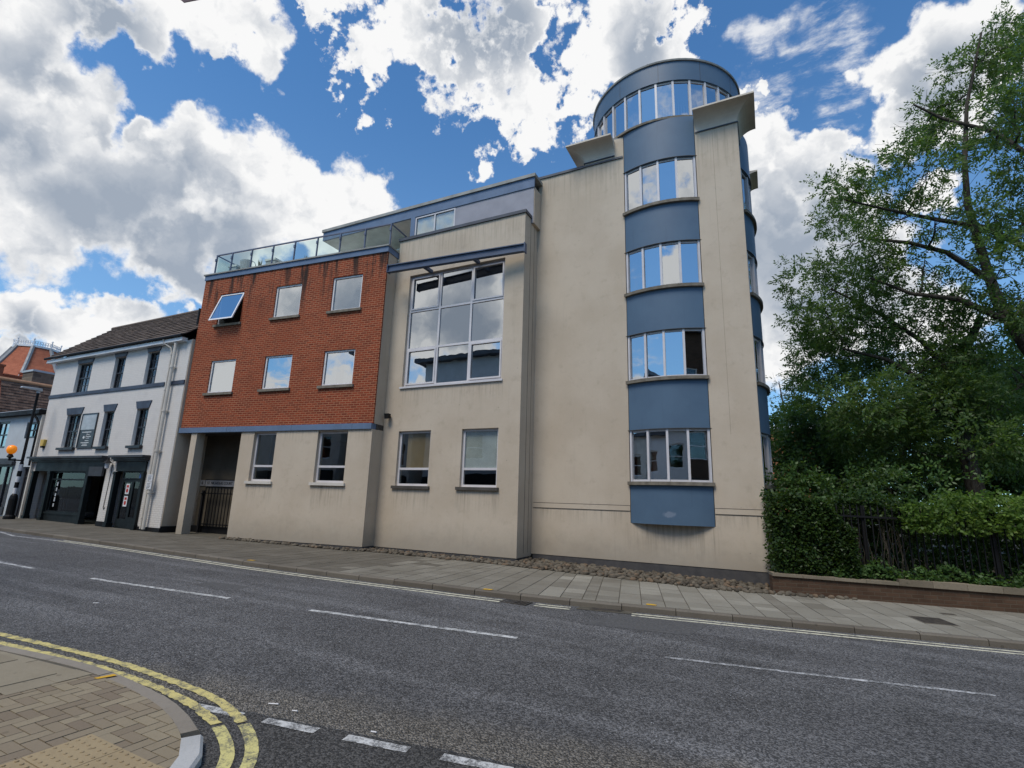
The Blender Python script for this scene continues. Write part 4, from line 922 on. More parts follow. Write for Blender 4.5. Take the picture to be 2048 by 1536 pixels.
mb = MB(); mb.box(TC, h[0] - .1, h[1] + .08, -.07, .05, h[2] - .09, h[2] - .002); mb.build('sill', 'sill', fr)
an = R(19)
TS = lambda a, t, z: TC(a, .03 - (h[3] - .02 - z) * math.sin(an) + t * math.cos(an), h[3] - .02 - (h[3] - .02 - z) * math.cos(an) - t * math.sin(an) * -1)
mb = MB(); frame_bars(mb, TS, h[0] + .01, h[1] - .01, h[2] + .0, h[3] - .02, 0, .045, .06); mb.build('sash', 'bright_frame', fr)
mb = MB(); pane(mb, TS, h[0] + .05, h[1] - .05, h[2] + .05, h[3] - .06, .02, .0); mb.build('pane', 'mirror_glass', fr)
for h in CG: window(TC, *h, rec=.11, rows=(2.49,), w=.068, sill='cream', glass='dull_glass')
# --- penthouse
TP = lambda a, t, z: (a, 13.45 + t, z)
mb = MB(); mb.box(TP, -15.3, -6.13, .05, 5.2, 11.44, 11.47); part('penthouse_soffit', mb, 'soffit')
mb = MB(); mb.box(TP, -15.32, -6.12, 0, .05, 11.45, 11.80); mb.box(TP, -15.32, -15.27, .05, 5.2, 11.45, 11.80); part('penthouse_fascia', mb, 'fascia')
mb = MB(); mb.box(TP, -15.36, -6.08, -.05, 5.2, 11.80, 11.91); part('penthouse_roof', mb, 'pale_coping')
mb = MB(); mb.box(TP, -9.1, -6.145, .03, .09, 10.2, 11.45); part('penthouse_panel', mb, 'grey_panel')
mb = MB(); mb.box(TP, -6.145, -6.125, .05, .56, 10.2, 11.45); mb.box(TP, -6.40, -6.145, .12, .56, 10.2, 11.43); part('penthouse_end_wall', mb, 'stucco')
mb = MB(); mb.box(TP, -10.98, -10.79, .0, .09, 10.0, 11.45); part('penthouse_post', mb, 'fascia')
window(TP, -10.79, -9.1, 10.2, 11.43, rec=.02, cols=(-9.95,), w=.05, blind=[(-10.72, -9.15, 10.2, 11.4)], glass='dull_glass')
mb = MB(); mb.box(TP, -15.2, -12.75, 1.9, 2.1, 9.8, 11.44); mb.box(TP, -10.98, -10.8, .09, 2.1, 9.8, 11.44); part('penthouse_wall', mb, 'terrace_wall')
mb = MB(); mb.box(TP, -12.75, -10.98, 2.0, 2.1, 9.8, 11.44); part('penthouse_door', mb, 'black')
mb = MB(); mb.box(TB, -10.75, -6.3, .34, 5, 10.1, 10.2); part('bay_roof', mb, 'lead')
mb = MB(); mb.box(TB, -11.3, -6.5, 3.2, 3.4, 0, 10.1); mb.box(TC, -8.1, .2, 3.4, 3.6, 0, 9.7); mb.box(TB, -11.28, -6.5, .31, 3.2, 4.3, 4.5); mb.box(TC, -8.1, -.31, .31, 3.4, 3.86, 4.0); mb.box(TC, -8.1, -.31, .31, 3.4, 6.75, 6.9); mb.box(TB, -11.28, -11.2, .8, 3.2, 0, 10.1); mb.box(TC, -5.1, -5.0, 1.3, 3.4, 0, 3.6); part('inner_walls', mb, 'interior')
mb = MB()
mb.tube([(-13.6, 14.3, 10.85), (-11.1, 14.3, 10.85)], .03, 6)
for x in (-13.6, -12.8, -12.0, -11.15): mb.tube([(x, 14.3, 9.8), (x, 14.3, 10.85)], .022, 6)
part('inner_rail', mb, 'white')
# --- balustrade
mb = MB(); gl = MB(); PO = (-8.24, -7.41, -6.39, -5.32, -4.27, -3.22, -2.19, -1.12, -.07)
for s_ in PO: mb.box(TC, s_ - .018, s_ + .018, .13, .18, 9.93, 10.80); mb.box(TC, s_ - .03, s_ + .03, .10, .13, 10.55, 10.66)
mb.box(TC, PO[0] - .025, PO[-1] + .025, .13, .18, 10.80, 10.84); mb.box(TC, PO[0] - .025, PO[0] + .015, .18, 3.2, 10.80, 10.84); mb.box(TC, PO[-1] - .02, PO[-1] + .02, .18, 1.1, 10.80, 10.84)
for t_ in (1.2, 2.2, 3.2): mb.box(TC, PO[0] - .02, PO[0] + .015, t_ - .03, t_, 9.8, 10.80)
mb.box(TC, PO[-1] - .02, PO[-1] + .02, 1.05, 1.09, 9.9, 10.80)
for a, b in zip(PO, PO[1:]): gl.box(TC, a + .04, b - .04, .15, .158, 9.99, 10.76)
gl.box(TC, PO[0] - .006, PO[0], .24, 1.14, 9.99, 10.76); gl.box(TC, PO[0] - .006, PO[0], 1.24, 2.14, 9.99, 10.76); gl.box(TC, PO[-1], PO[-1] + .006, .24, 1.0, 9.99, 10.76)
bal = part('balustrade', mb, 'post_blue'); gl.build('glass_panel', 'rail_glass', bal)
# --- things on the roof terrace
p = TC(-7.62, 1.15, 9.8)
t = thing('garden_chair', p, 'pale tub garden chair behind the glass balustrade on the roof', 'chair')
mb = MB(); n = 14
for k in range(n):
    a, b = [math.pi * (.0 + 1.25 * (k + i) / n) + 2.0 for i in (0, 1)]
    q = lambda an_, r, z: (p[0] + r * math.cos(an_), p[1] + r * math.sin(an_), p[2] + z)
    mb.hexa([q(a, .26, .35), q(b, .26, .35), q(b, .22, .35), q(a, .22, .35), q(a, .36, 1.08), q(b, .36, 1.08), q(b, .33, 1.08), q(a, .33, 1.08)])
mb.build('shell', 'rattan', t); mb = MB(); mb.lathe((p[0], p[1], p[2] + .36), [(.23, 0), (.24, .06), (.2, .1)], 14); mb.build('seat', 'rattan', t)
for k in range(4):
    a = k * math.pi / 2 + .6; mb = MB(); mb.tube([(p[0] + .18 * math.cos(a), p[1] + .18 * math.sin(a), p[2] + .36), (p[0] + .24 * math.cos(a), p[1] + .24 * math.sin(a), p[2])], .018, 6); mb.build('leg', 'rattan', t)
mb = MB(); mb.tube([(p[0] + .30, p[1] - .1, p[2] + 1.05), (p[0] + .46, p[1] - .12, p[2] + .98), (p[0] + .56, p[1] - .12, p[2] + .85), (p[0] + .58, p[1] - .1, p[2] + .6)], .018, 6); mb.build('armrest', 'rattan', t)
for i, (s_, hh, lab) in enumerate(((-6.88, 1.18, 'spiky potted plant beside the tub chair on the roof terrace'), (-4.5, .98, 'small spiky potted plant alone at middle of the roof terrace'))):
    p = TC(s_, 1.0, 9.8); t = thing('potted_plant', p, lab, 'plant', 'pot plants on the roof terrace')
    mb = MB(); mb.lathe(p, [(.13, 0), (.18, .42), (.2, .45), (.18, .47)], 14); mb.build('pot', 'terracotta', t)
    mb = MB()
    for k in range(16):
        a = random.uniform(0, 6.28); l = random.uniform(.6, 1.0) * (hh - .45); o = random.uniform(.02, .16)
        b0 = Vector((p[0], p[1], p[2] + .44)); tip = b0 + Vector((o * math.cos(a), o * math.sin(a), l)); m_ = b0.lerp(tip, .4) + Vector((-math.sin(a) * .03, math.cos(a) * .03, 0)); m2 = b0.lerp(tip, .4) - Vector((-math.sin(a) * .03, math.cos(a) * .03, 0))
        mb.quad([b0, m_, tip, m2])
    mb.build('leaves', 'leaf_grey', t)
for i, (s_, w, lab) in enumerate(((-6.05, .48, 'low pale storage box right of the potted plant on the terrace'), (-9.0 + .95, .4, 'low pale storage box in the left corner of the terrace'))):
    p = TC(s_, .95, 9.8); t = thing('storage_box', p, lab, 'box', 'boxes on the roof terrace')
    Tb = lambda a, t_, z, s_=s_: TC(s_ + a, .95 + t_, 9.8 + z)
    mb = MB(); mb.box(Tb, -w / 2, w / 2, -.2, .2, 0, .78); mb.build('body', 'rattan', t); mb = MB(); mb.box(Tb, -w / 2 - .03, w / 2 + .03, -.23, .23, .78, .86); mb.build('lid', 'soffit', t)
# --- sign and gate in the passage
t = thing('name_sign', TC(-7.4, 1.1, 1.8), 'long grey street name board above the gate in the dark passage', 'sign')
mb = MB(); mb.box(TC, -8.08, -6.62, 1.07, 1.098, 1.78, 2.01); mb.build('board', 'shaded_board', t)
lettering('lettering', "ST. NICHOLAS COURT", .145, TC, -7.35, 1.066, 1.895, 'black', t, sx=.86)
mb = MB()
for q in ((-8.09, -6.61, 2.01, 2.03), (-8.09, -6.61, 1.76, 1.78)): mb.box(TC, q[0], q[1], 1.055, 1.098, q[2], q[3])
mb.build('border', 'black', t)
t = thing('number_sign', TC(-8.25, 1.1, 1.8), 'small grey number plate left of the long name board', 'sign')
mb = MB(); mb.box(TC, -8.36, -8.11, 1.07, 1.098, 1.79, 2.0); mb.build('board', 'shaded_board', t); lettering('lettering', "6", .16, TC, -8.24, 1.066, 1.895, 'black', t)
t = thing('metal_gate', TC(-7, .85, .1), 'black pointed-bar metal gate closing the passage under the brick wing', 'gate')
mb = MB()
for k in range(11):
    s_ = -7.75 + k * .155; mb.box(TC, s_ - .012, s_ + .012, .85, .874, .34, 1.66); c = [TC(s_ - .016, .845, 1.66), TC(s_ + .016, .845, 1.66), TC(s_ + .016, .879, 1.66), TC(s_ - .016, .879, 1.66)]; ap = TC(s_, .862, 1.76)
    for i in range(4): mb.quad([c[i], c[(i + 1) % 4], ap])
mb.build('bars', 'black', t)
mb = MB(); mb.box(TC, -7.82, -6.1, .875, .90, 1.50, 1.54); mb.box(TC, -7.82, -6.1, .875, .90, .40, .44); mb.build('rails', 'black', t)
mb = MB(); mb.box(TC, -7.90, -7.82, .83, .91, .1, 1.62); mb.build('post', 'black', t); mb = MB(); mb.box(TC, -6.13, -6.03, .82, .92, .1, 1.78); mb.build('post', 'black', t); mb = MB(); mb.lathe(TC(-7.86, .81, 1.52), [(.03, -.03), (.05, 0), (.03, .03)], 10); mb.build('latch', 'black', t)
mat('curtain_dim', m_curtain((0.55, 0.52, 0.53))); mat('damp', m_noise2((0.30, 0.24, 0.20), (0.52, 0.47, 0.42), 4.0))
# ------------------------------------------------------------------ white shop house
KD = 1.0221
TD = lambda a, t, z: (a * KD, 11.55 + t, 1.65 + (z - 1.65) * KD)
hs = thing('shop_house', (-24.5, 11.55, .12), 'three-storey white painted brick house with dark shopfront and brown tiled roof', 'house')
def hp(name, mb, m, label=None, **k):
    o = mb.build(name, m, hs, **k)
    if label: o['label'] = label
    return o
TOPW = [(-27.0, -25.82, 5.585, 6.88), (-24.1, -23.32, 5.585, 6.90), (-21.80, -21.02, 5.585, 6.90)]
MIDW = [(-27.0, -25.86, 3.20, 4.61), (-24.12, -23.38, 3.20, 4.62), (-21.83, -21.06, 3.20, 4.63)]
OPL, OPR = (-28.6, -23.15, .1, 2.60), (-22.38, -20.48, .1, 2.58)
mb = MB(); mb.wall(TD, -28.92, -19.12, 0, .3, .1, 7.14, TOPW + MIDW + [OPL, OPR]); mb.box(TD, -28.92, -28.7, .3, 4.6, .1, 7.14); hp('front_wall', mb, 'white_brick')
mb = MB(); mb.box(TD, -19.119, -19.085, .02, 4.6, .1, 7.16); hp('side_wall', mb, 'stucco', 'beige rendered side wall')
mb = MB(); mb.box(TD, -28.7, -19.12, 4.4, 4.6, .1, 7.14); hp('back_wall', mb, 'white_brick')
mb = MB(); mb.box(TD, -19.0849, -19.06, .0, 1.6, .0, .36); mb.box(TD, -20.46, -19.065, -.03, -.001, .0, .30); mb.box(TD, -23.13, -22.40, -.03, -.001, .0, .36); hp('plinth', mb, 'black')
mb = MB()
for a, b in ((-28.93, -20.32), (-19.95, -19.11)): mb.box(TD, a, b, -.04, -.0008, 5.44, 5.58)
hp('band', mb, 'band')
for i, h in enumerate(TOPW + MIDW):
    mb = MB(); frame_bars(mb, TD, *h, .12, .20, .05)
    nc = 4 if h[1] - h[0] > 1 else 3; zm = (h[2] + h[3]) / 2
    mb.box(TD, h[0] + .05, h[1] - .05, .11, .20, zm - .025, zm + .025)
    for k in range(1, nc): x = h[0] + .05 + (h[1] - h[0] - .1) * k / nc; mb.box(TD, x - .011, x + .011, .13, .17, h[2] + .05, zm - .025); mb.box(TD, x - .011, x + .011, .13, .17, zm + .025, h[3] - .05)
    for z in ((h[2] + zm) / 2, (h[3] + zm) / 2): mb.box(TD, h[0] + .05, h[1] - .05, .133, .167, z - .011, z + .011)
    fr = hp('sash_window', mb, 'dark_frame')
    mb = MB(); pane(mb, TD, h[0] + .04, h[1] - .04, h[2] + .04, zm, .15, .004); pane(mb, TD, h[0] + .04, h[1] - .04, zm, h[3] - .04, .155, .004); mb.build('pane', 'sash_glass', fr)
    mb = MB(); n = 26; w = h[1] - h[0] - .06
    for k in range(n):
        a, b = h[0] + .03 + w * k / n, h[0] + .03 + w * (k + 1) / n; t_ = lambda q: .26 + .03 * math.sin(q * 2.2 + math.sin(q * .7 + i) * 2)
        mb.hexa([TD(a, t_(k), h[2]), TD(b, t_(k + 1), h[2]), TD(b, t_(k + 1) + .01, h[2]), TD(a, t_(k) + .01, h[2]), TD(a, t_(k), h[3]), TD(b, t_(k + 1), h[3]), TD(b, t_(k + 1) + .01, h[3]), TD(a, t_(k) + .01, h[3])])
    mb.build('curtain', 'curtain_dim', fr)
    mb = MB(); z0, z1 = h[3] + .002, h[3] + (.17 if i < 3 else .29); e = .08 if i < 3 else .13
    mb.hexa([TD(h[0] - .01, -.03, z0), TD(h[1] + .01, -.03, z0), TD(h[1] + .01, .11, z0), TD(h[0] - .01, .11, z0), TD(h[0] - e, -.03, z1), TD(h[1] + e, -.03, z1), TD(h[1] + e, .0, z1), TD(h[0] - e, .0, z1)]); mb.build('lintel', 'band', fr)
    if i >= 3: mb = MB(); mb.box(TD, h[0] - .12, h[1] + .05, -.12, .12, h[2] - .10, h[2] - .003); mb.build('sill', 'dark_frame', fr)
    mb = MB(); mb.quad([TD(h[0] + .002, .0, h[2]), TD(h[0] + .002, .12, h[2]), TD(h[0] + .002, .12, h[3]), TD(h[0] + .002, .0, h[3])]); mb.build('reveal', 'reveal', fr)
# roof of tiles laid in courses
def tiles(mb, O, al, up, length, slope, ch, tw, lift=.03, jit=.006):
    O, al, up = Vector(O), Vector(al).normalized(), Vector(up).normalized(); n = al.cross(up).normalized()
    if n.z < 0: n = -n
    rows = int(slope / ch + .5)
    for r in range(rows):
        x = -(r % 2) * tw / 2
        while x < length:
            a, b = max(0, x) + .002, min(length, x + tw) - .002
            if b - a > .02:
                j = random.uniform(-jit, jit); p = O + up * (r * ch); q = O + up * ((r + 1) * ch + .02)
                l0 = n * (lift + .012 + j); l1 = n * (.006 + j)
                c0, c1, c2, c3 = p + al * a, p + al * b, q + al * b, q + al * a
                mb.hexa([c0 + n * .004, c1 + n * .004, c2 - n * .012, c3 - n * .012, c0 + l0, c1 + l0, c2 + l1, c3 + l1])
            x += tw
EY, EZ, RY, RZ_ = 11.30, 7.42, 13.75, 9.62
RX0, RX1 = -30.15, -19.53
mb = MB(); sl = math.hypot(RY - EY, RZ_ - EZ); tiles(mb, (RX0, EY, EZ), (1, 0, 0), (0, RY - EY, RZ_ - EZ), RX1 - RX0, sl, .27, .30, .034)
tiles(mb, (RX0, 2 * RY - EY, EZ), (1, 0, 0), (0, EY - RY, RZ_ - EZ), RX1 - RX0, sl, .47, .6, .03)
rf = hp('roof', mb, 'roof_tile')
mb = MB(); mb.tube([(RX0, RY, RZ_ + .03), (RX1, RY, RZ_ + .03)], .10, 8); mb.build('ridge', 'roof_tile', rf)
mb = MB(); mb.tube([(-20.1, 12.0, 7.9), (-20.1, 12.0, 8.75)], .055, 8); mb.build('vent_pipe', 'black', rf)
mb = MB(); mb.quad([(RX0 + .3, EY + .1, EZ + .04), (RX1, EY + .1, EZ + .04), (RX1, RY, RZ_ - .06), (RX0 + .3, RY, RZ_ - .06)]); mb.quad([(RX0 + .3, RY, RZ_ - .06), (RX1, RY, RZ_ - .06), (RX1, 2 * RY - EY - .3, EZ + .2), (RX0 + .3, 2 * RY - EY - .3, EZ + .2)])
for x in (RX0 + .32, RX1 - .02): mb.quad([(x, EY + .3, EZ - .1), (x, 2 * RY - EY - .3, EZ - .1), (x, RY, RZ_ - .08)])
mb.build('underlay', 'black', rf)
mb = MB(); mb.tube([(RX0, EY - .02, 7.40), (-19.75, EY - .02, 7.40)], .055, 8); hp('gutter', mb, 'black')
mb = MB(); mb.box(lambda a, t, z: (a, t, z), RX0 + .1, -19.8, EY + .03, 11.55, 7.20, 7.34); hp('eaves_board', mb, 'white')
def pipe(name, pts, r, m, collars=(), label=None):
    mb = MB(); mb.tube(pts, r, 10)
    for c in collars: mb.tube([(pts[-1][0], pts[-1][1], c - .035), (pts[-1][0], pts[-1][1], c + .035)], r * 1.3, 10); mb.box(lambda a, t, z: (a, t, z), pts[-1][0] - r * 1.9, pts[-1][0] + r * 1.9, pts[-1][1] + r * .6, pts[-1][1] + r * 1.5, c - .02, c + .02)
    return hp(name, mb, m, label)
pipe('downpipe', [(-20.28, 11.42, 7.28), (-20.28, 11.42, 1.0), (-20.28, 11.42, .2)], .062, 'cream', (6.2, 4.5, 3.0, 1.5), 'thick cream downpipe')
pipe('downpipe', [(-20.95, 11.30, 7.36), (-20.93, 11.36, 7.2), (-20.62, 11.46, 7.0), (-20.56, 11.48, 6.8), (-20.56, 11.48, .2)], .036, 'cream', (6.75, 5.35, 3.4, 1.9, .6), 'thin stained downpipe with a swan neck')
mb = MB(); mb.box(TD, -20.30, -20.17, -.012, -.0006, .3, 5.3); hp('damp_strip', mb, 'damp')
# shopfronts
mb = MB()
def cornice(a, b):
    mb.box(TD, a, b, -.30, -.001, 2.74, 2.82); mb.box(TD, a + .03, b - .03, -.20, -.001, 2.66, 2.739); mb.box(TD, a + .05, b - .05, -.12, -.001, 2.605, 2.659)
cornice(-29.0, -23.05); cornice(-22.62, -20.38); hp('cornice', mb, 'shop_grey')
mb = MB(); mb.box(TD, -28.6, -23.15, -.06, .08, 2.22, 2.60); mb.box(TD, -22.38, -20.48, -.06, .08, 2.24, 2.58); hp('shop_fascia', mb, 'shop_paint')
mb = MB(); mb.box(TD, -24.12, -23.16, -.14, -.061, 2.04, 2.40); hp('hanging_panel', mb, 'shop_grey')
for a, b in ((-28.72, -28.58), (-27.36, -27.16), (-24.38, -24.2), (-22.42, -22.26), (-20.60, -20.46)):
    mb = MB(); mb.box(TD, a, b, -.10, .08, .1, 2.22); mb.box(TD, a - .03, b + .03, -.13, .1, .1, .35); mb.box(TD, a - .02, b + .02, -.12, .09, 2.12, 2.20); hp('pilaster', mb, 'shop_paint')
mb = MB(); mb.box(TD, -27.16, -24.38, -.02, .10, .1, .50); mb.box(TD, -27.16, -24.38, -.06, .12, .50, .56)
frame_bars(mb, TD, -27.16, -24.38, .56, 2.22, .0, .07, .06); mb.box(TD, -27.1, -24.44, .0, .07, 1.86, 1.92)
fr = hp('shop_window', mb, 'shop_paint'); mb = MB(); pane(mb, TD, -27.12, -24.42, .60, 2.2, .035, .002); mb.build('pane', 'shop_glass', fr)
mb = MB(); mb.box(TD, -27.0, -24.5, .25, .55, .50, .60); mb.build('display_shelf', 'shop_grey', fr)
for k, hgt in enumerate((.16, .14, .12, .17, .13)): mb = MB(); mb.box(TD, -26.70, -26.61, .028, .033, 1.62 - k * .21, 1.62 - k * .21 + hgt); mb.build('window_sticker', 'lamp_grey', fr)
mb = MB(); mb.box(TD, -28.58, -27.36, .75, .80, .1, 2.22); frame_bars(mb, TD, -28.4, -27.5, .2, 2.1, .70, .75, .1); dr = hp('door', mb, 'black'); mb = MB(); mb.lathe(TD(-27.62, .67, 1.1), [(.02, -.02), (.035, 0), (.02, .02)], 8); mb.build('handle', 'lamp_grey', dr)
mb = MB(); mb.box(TD, -24.2, -23.2, .60, .65, .1, 2.22); frame_bars(mb, TD, -24.1, -23.25, .2, 2.05, .55, .60, .12); mb.box(TD, -24.0, -23.35, .57, .60, .3, 1.0); dr = hp('door', mb, 'shop_grey'); mb = MB(); mb.lathe(TD(-23.42, .52, 1.1), [(.02, -.02), (.03, 0), (.02, .02)], 8); mb.build('handle', 'lamp_grey', dr)
mb = MB(); mb.box(TD, -21.25, -20.6, .02, .12, .1, .52); frame_bars(mb, TD, -21.25, -20.6, .52, 1.92, .02, .09, .06); frame_bars(mb, TD, -22.0, -20.6, 1.94, 2.24, .02, .09, .05)
fr = hp('shop_window', mb, 'shop_paint'); mb = MB(); pane(mb, TD, -21.22, -20.63, .56, 1.9, .05, .002); pane(mb, TD, -21.96, -20.63, 1.97, 2.22, .05, .002); mb.build('pane', 'shop_glass', fr)
mb = MB(); mb.box(TD, -20.95, -20.64, .04, .046, 1.98, 2.20); mb.build('blue_notice', 'blue_sign', fr)
mb = MB(); frame_bars(mb, TD, -22.0, -21.28, .12, 1.92, .05, .12, .09); mb.box(TD, -21.9, -21.36, .05, .12, .22, .5); dr = hp('door', mb, 'shop_paint', 'glazed shop door with two posters'); mb = MB(); pane(mb, TD, -21.92, -21.35, .5, 1.85, .08, .002); mb.build('pane', 'shop_glass', dr)
for z0 in (1.40, .95):
    mb = MB(); mb.box(TD, -21.74, -21.50, .07, .075, z0, z0 + .38); po = mb.build('poster', 'sign_white', dr)
    mb = MB(); mb.lathe(TD(-21.62, .066, z0 + .13), [(.05, -.07), (.075, 0), (.05, .07)], 10)
    mb.v = [(x, TD(0, .0665, 0)[1] + (y - TD(0, .066, 0)[1]) * .03, z) for x, y, z in mb.v]; mb.box(TD, -21.69, -21.55, .066, .0695, z0 + .24, z0 + .33); mb.build('poster_print', 'red_print', dr)
mb = MB(); mb.box(TD, -22.26, -22.0, .3, .35, .1, 2.24); hp('recess_shade_sheet', mb, 'black')  # black sheet standing in for the shade inside the entrance recess
mb = MB(); mb.box(TD, -28.7, -19.2, 2.6, 2.7, .1, 2.8); mb.box(TD, -28.7, -19.2, .35, 4.4, 2.85, 2.95); mb.box(TD, -28.7, -19.2, .35, 4.4, 5.3, 5.4); mb.box(TD, -28.7, -19.2, .02, 2.6, -.05, .1); hp('inner_floors', mb, 'interior')
mb = MB(); mb.tube([TD(-22.78, -.004, 2.5), TD(-22.80, -.01, 1.6), TD(-22.84, -.01, .86), TD(-22.80, -.01, .80), TD(-22.74, -.01, .88)], .012, 5); hp('cable', mb, 'black')
# fittings on the house front
t = thing('wall_lantern', TD(-22.8, -.1, 2.5), 'small black and white lantern on the white pier between shopfronts', 'lantern')
mb = MB(); mb.lathe(TD(-22.8, -.18, 2.32), [(.04, 0), (.07, .02), (.09, .22), (.05, .25)], 8); mb.build('glass', 'sign_white', t); mb = MB(); mb.lathe(TD(-22.8, -.18, 2.54), [(.17, 0), (.06, .1), (.02, .2)], 8); mb.build('hood', 'black', t); mb = MB(); mb.tube([TD(-22.8, 0, 2.62), TD(-22.8, -.16, 2.68)], .015, 6); mb.build('bracket', 'black', t)
t = thing('alarm_box', TD(-28.45, -.05, 3.4), 'yellow burglar alarm box at left end of the white house', 'alarm box')
mb = MB(); mb.hexa([TD(-28.55, -.11, 3.30), TD(-28.33, -.11, 3.30), TD(-28.33, 0, 3.30), TD(-28.55, 0, 3.30), TD(-28.60, -.11, 3.58), TD(-28.28, -.11, 3.58), TD(-28.28, 0, 3.58), TD(-28.60, 0, 3.58)]); mb.build('cover', 'yellow_box', t); mb = MB(); mb.box(TD, -28.53, -28.35, -.10, 0, 3.22, 3.299); mb.build('base', 'black', t)
t = thing('notice_board', TD(-25.1, -.03, 3.2), 'tall framed sign board, pale above and dark below, between upper windows', 'sign')
mb = MB(); frame_bars(mb, TD, -25.68, -24.50, 3.16, 4.60, -.05, -.001, .045); mb.build('frame', 'sign_dark', t)
mb = MB(); mb.box(TD, -25.635, -24.545, -.03, -.002, 3.92, 4.555); mb.build('upper_panel', 'sign_pale', t)
mb = MB(); mb.box(TD, -25.635, -24.545, -.03, -.002, 3.205, 3.919); mb.build('lower_panel', 'sign_dark', t)
mb = MB()
for a, b, z, h in ((-25.45, -24.75, 3.80, .03), (-25.05, -24.85, 3.70, .025), (-25.1, -24.72, 3.62, .025), (-25.05, -24.82, 3.555, .02), (-25.12, -24.84, 3.45, .025), (-25.4, -24.8, 3.365, .03), (-25.25, -24.92, 3.31, .02), (-25.3, -24.88, 3.255, .03)): mb.box(TD, a, b, -.033, -.0305, z, z + h)
mb.lathe(TD(-25.26, -.031, 3.6), [(.03, -.06), (.085, 0), (.03, .06)], 10)
mb.v = [(x, min(y, 11.55 - .0305) if y > 11.55 - .034 else 11.55 - .033, z) for x, y, z in mb.v]
mb.tube([TD(-25.12, -.033, 3.55), TD(-25.02, -.033, 3.78)], .012, 5); mb.build('lettering', 'text_white', t)
mb = MB()
for a, b, z, h in ((-25.35, -24.8, 4.40, .04), (-25.2, -24.95, 4.25, .06), (-25.4, -24.75, 4.1, .03)): mb.box(TD, a, b, -.0325, -.0305, z, z + h)
mb.build('faded_lettering', 'lamp_grey', t)
for i, z in enumerate((1.60, 1.87)):
    t = thing('parking_plate', TD(-19.8, -.2, z), ['lower of two white parking plates strapped to the cream downpipe', 'upper of two white parking plates strapped to the cream downpipe'][i], 'sign', 'parking plates')
    mb = MB(); mb.box(TD, -19.98, -19.68, -.215, -.20, z, z + .25); mb.build('plate', 'sign_white', t)
    mb = MB()
    for k in range(4): mb.box(TD, -19.94, -19.74 - .03 * (k % 2), -.218, -.2155, z + .19 - k * .045, z + .205 - k * .045)
    mb.box(TD, -19.93, -19.86, -.218, -.2155, z + .02, z + .035); mb.build('print', 'sign_dark', t)
# ------------------------------------------------------------------ low shop at the far left
ls = thing('low_shop', (-33.5, 11.55, .2), 'low pale two-storey shop at far left with black eaves', 'shop')
LW = [(-33.3, -32.15, 3.27, 4.54), (-30.45, -29.25, 3.68, 4.42)]; LO = (-34.6, -30.75, .35, 2.50); LD = (-29.88, -29.05, .18, 2.40)
def lp(name, mb, m): return mb.build(name, m, ls)
mb = MB(); mb.wall(TD, -42, -28.96, 0, .3, .15, 4.74, LW + [LO, LD]); lp('front_wall', mb, 'shop_wall_cool')
mb = MB(); mb.box(TD, -29.02, -28.93, -.1, -.001, .2, 4.7); lp('end_pier', mb, 'cream')
mb = MB(); mb.box(TD, -42, -28.95, -.26, .3, 4.745, 4.93); lp('eaves', mb, 'black')
mb = MB(); mb.hexa([TD(-42, -.24, 4.935), TD(-28.95, -.24, 4.935), TD(-28.95, 8, 4.935), TD(-42, 8, 4.935), TD(-42, -.2, 4.97), TD(-28.95, -.2, 4.97), TD(-28.95, 8, 5.30), TD(-42, 8, 5.30)]); lp('roof', mb, 'lead')
for h in LW:
    mb = MB(); frame_bars(mb, TD, *h, .04, .11, .09); x = (h[0] + h[1]) / 2; z = (h[2] + h[3]) / 2; mb.box(TD, x - .03, x + .03, .05, .10, h[2] + .09, h[3] - .09); mb.box(TD, h[0] + .09, x - .03, .052, .098, z - .03, z + .03); mb.box(TD, x + .03, h[1] - .09, .052, .098, z - .03, z + .03); fr = lp('window', mb, 'dark_frame'); mb = MB(); pane(mb, TD, h[0] + .05, h[1] - .05, h[2] + .05, h[3] - .05, .08, .003); mb.build('pane', 'mirror_glass', fr)
mb = MB(); frame_bars(mb, TD, *LO, -.02, .1, .10)
for x in (-33.4, -32.2, -31.4): mb.box(TD, x - .035, x + .035, .0, .1, .45, 2.4)
mb.box(TD, -34.7, -30.65, -.15, -.001, 2.5, 2.62); mb.box(TD, -34.6, -30.75, -.06, -.02, .30, .62); fr = lp('shop_window', mb, 'shop_grey'); mb = MB(); pane(mb, TD, -34.5, -30.85, .62, 2.4, .05, .002); mb.build('pane', 'dull_glass', fr)
mb = MB(); mb.box(TD, -34.6, -30.7, -.08, -.0205, 2.52, 2.78); o = lp('shop_fascia', mb, 'shop_grey')
mb = MB(); mb.box(TD, LD[0], LD[1], .15, .2, .18, 2.4); frame_bars(mb, TD, LD[0], LD[1], .18, 2.4, .10, .15, .09); mb.box(TD, LD[0] + .09, LD[1] - .09, .12, .15, 1.95, 2.02); lp('door', mb, 'shop_grey')
mb = MB(); mb.tube([TD(-29.5, -.22, 4.72), TD(-29.35, -.12, 4.55), TD(-29.22, -.06, 4.3), TD(-29.22, -.06, 2.45)], .05, 8); lp('downpipe', mb, 'black')
mb = MB(); mb.box(TD, -42, -29, 2.5, 2.6, .15, 4.74); mb.box(TD, -29.1, -28.97, .3, 2.5, .15, 4.74); mb.box(TD, -42, -29.1, .3, 2.5, 2.85, 2.95); lp('inner_walls', mb, 'interior')
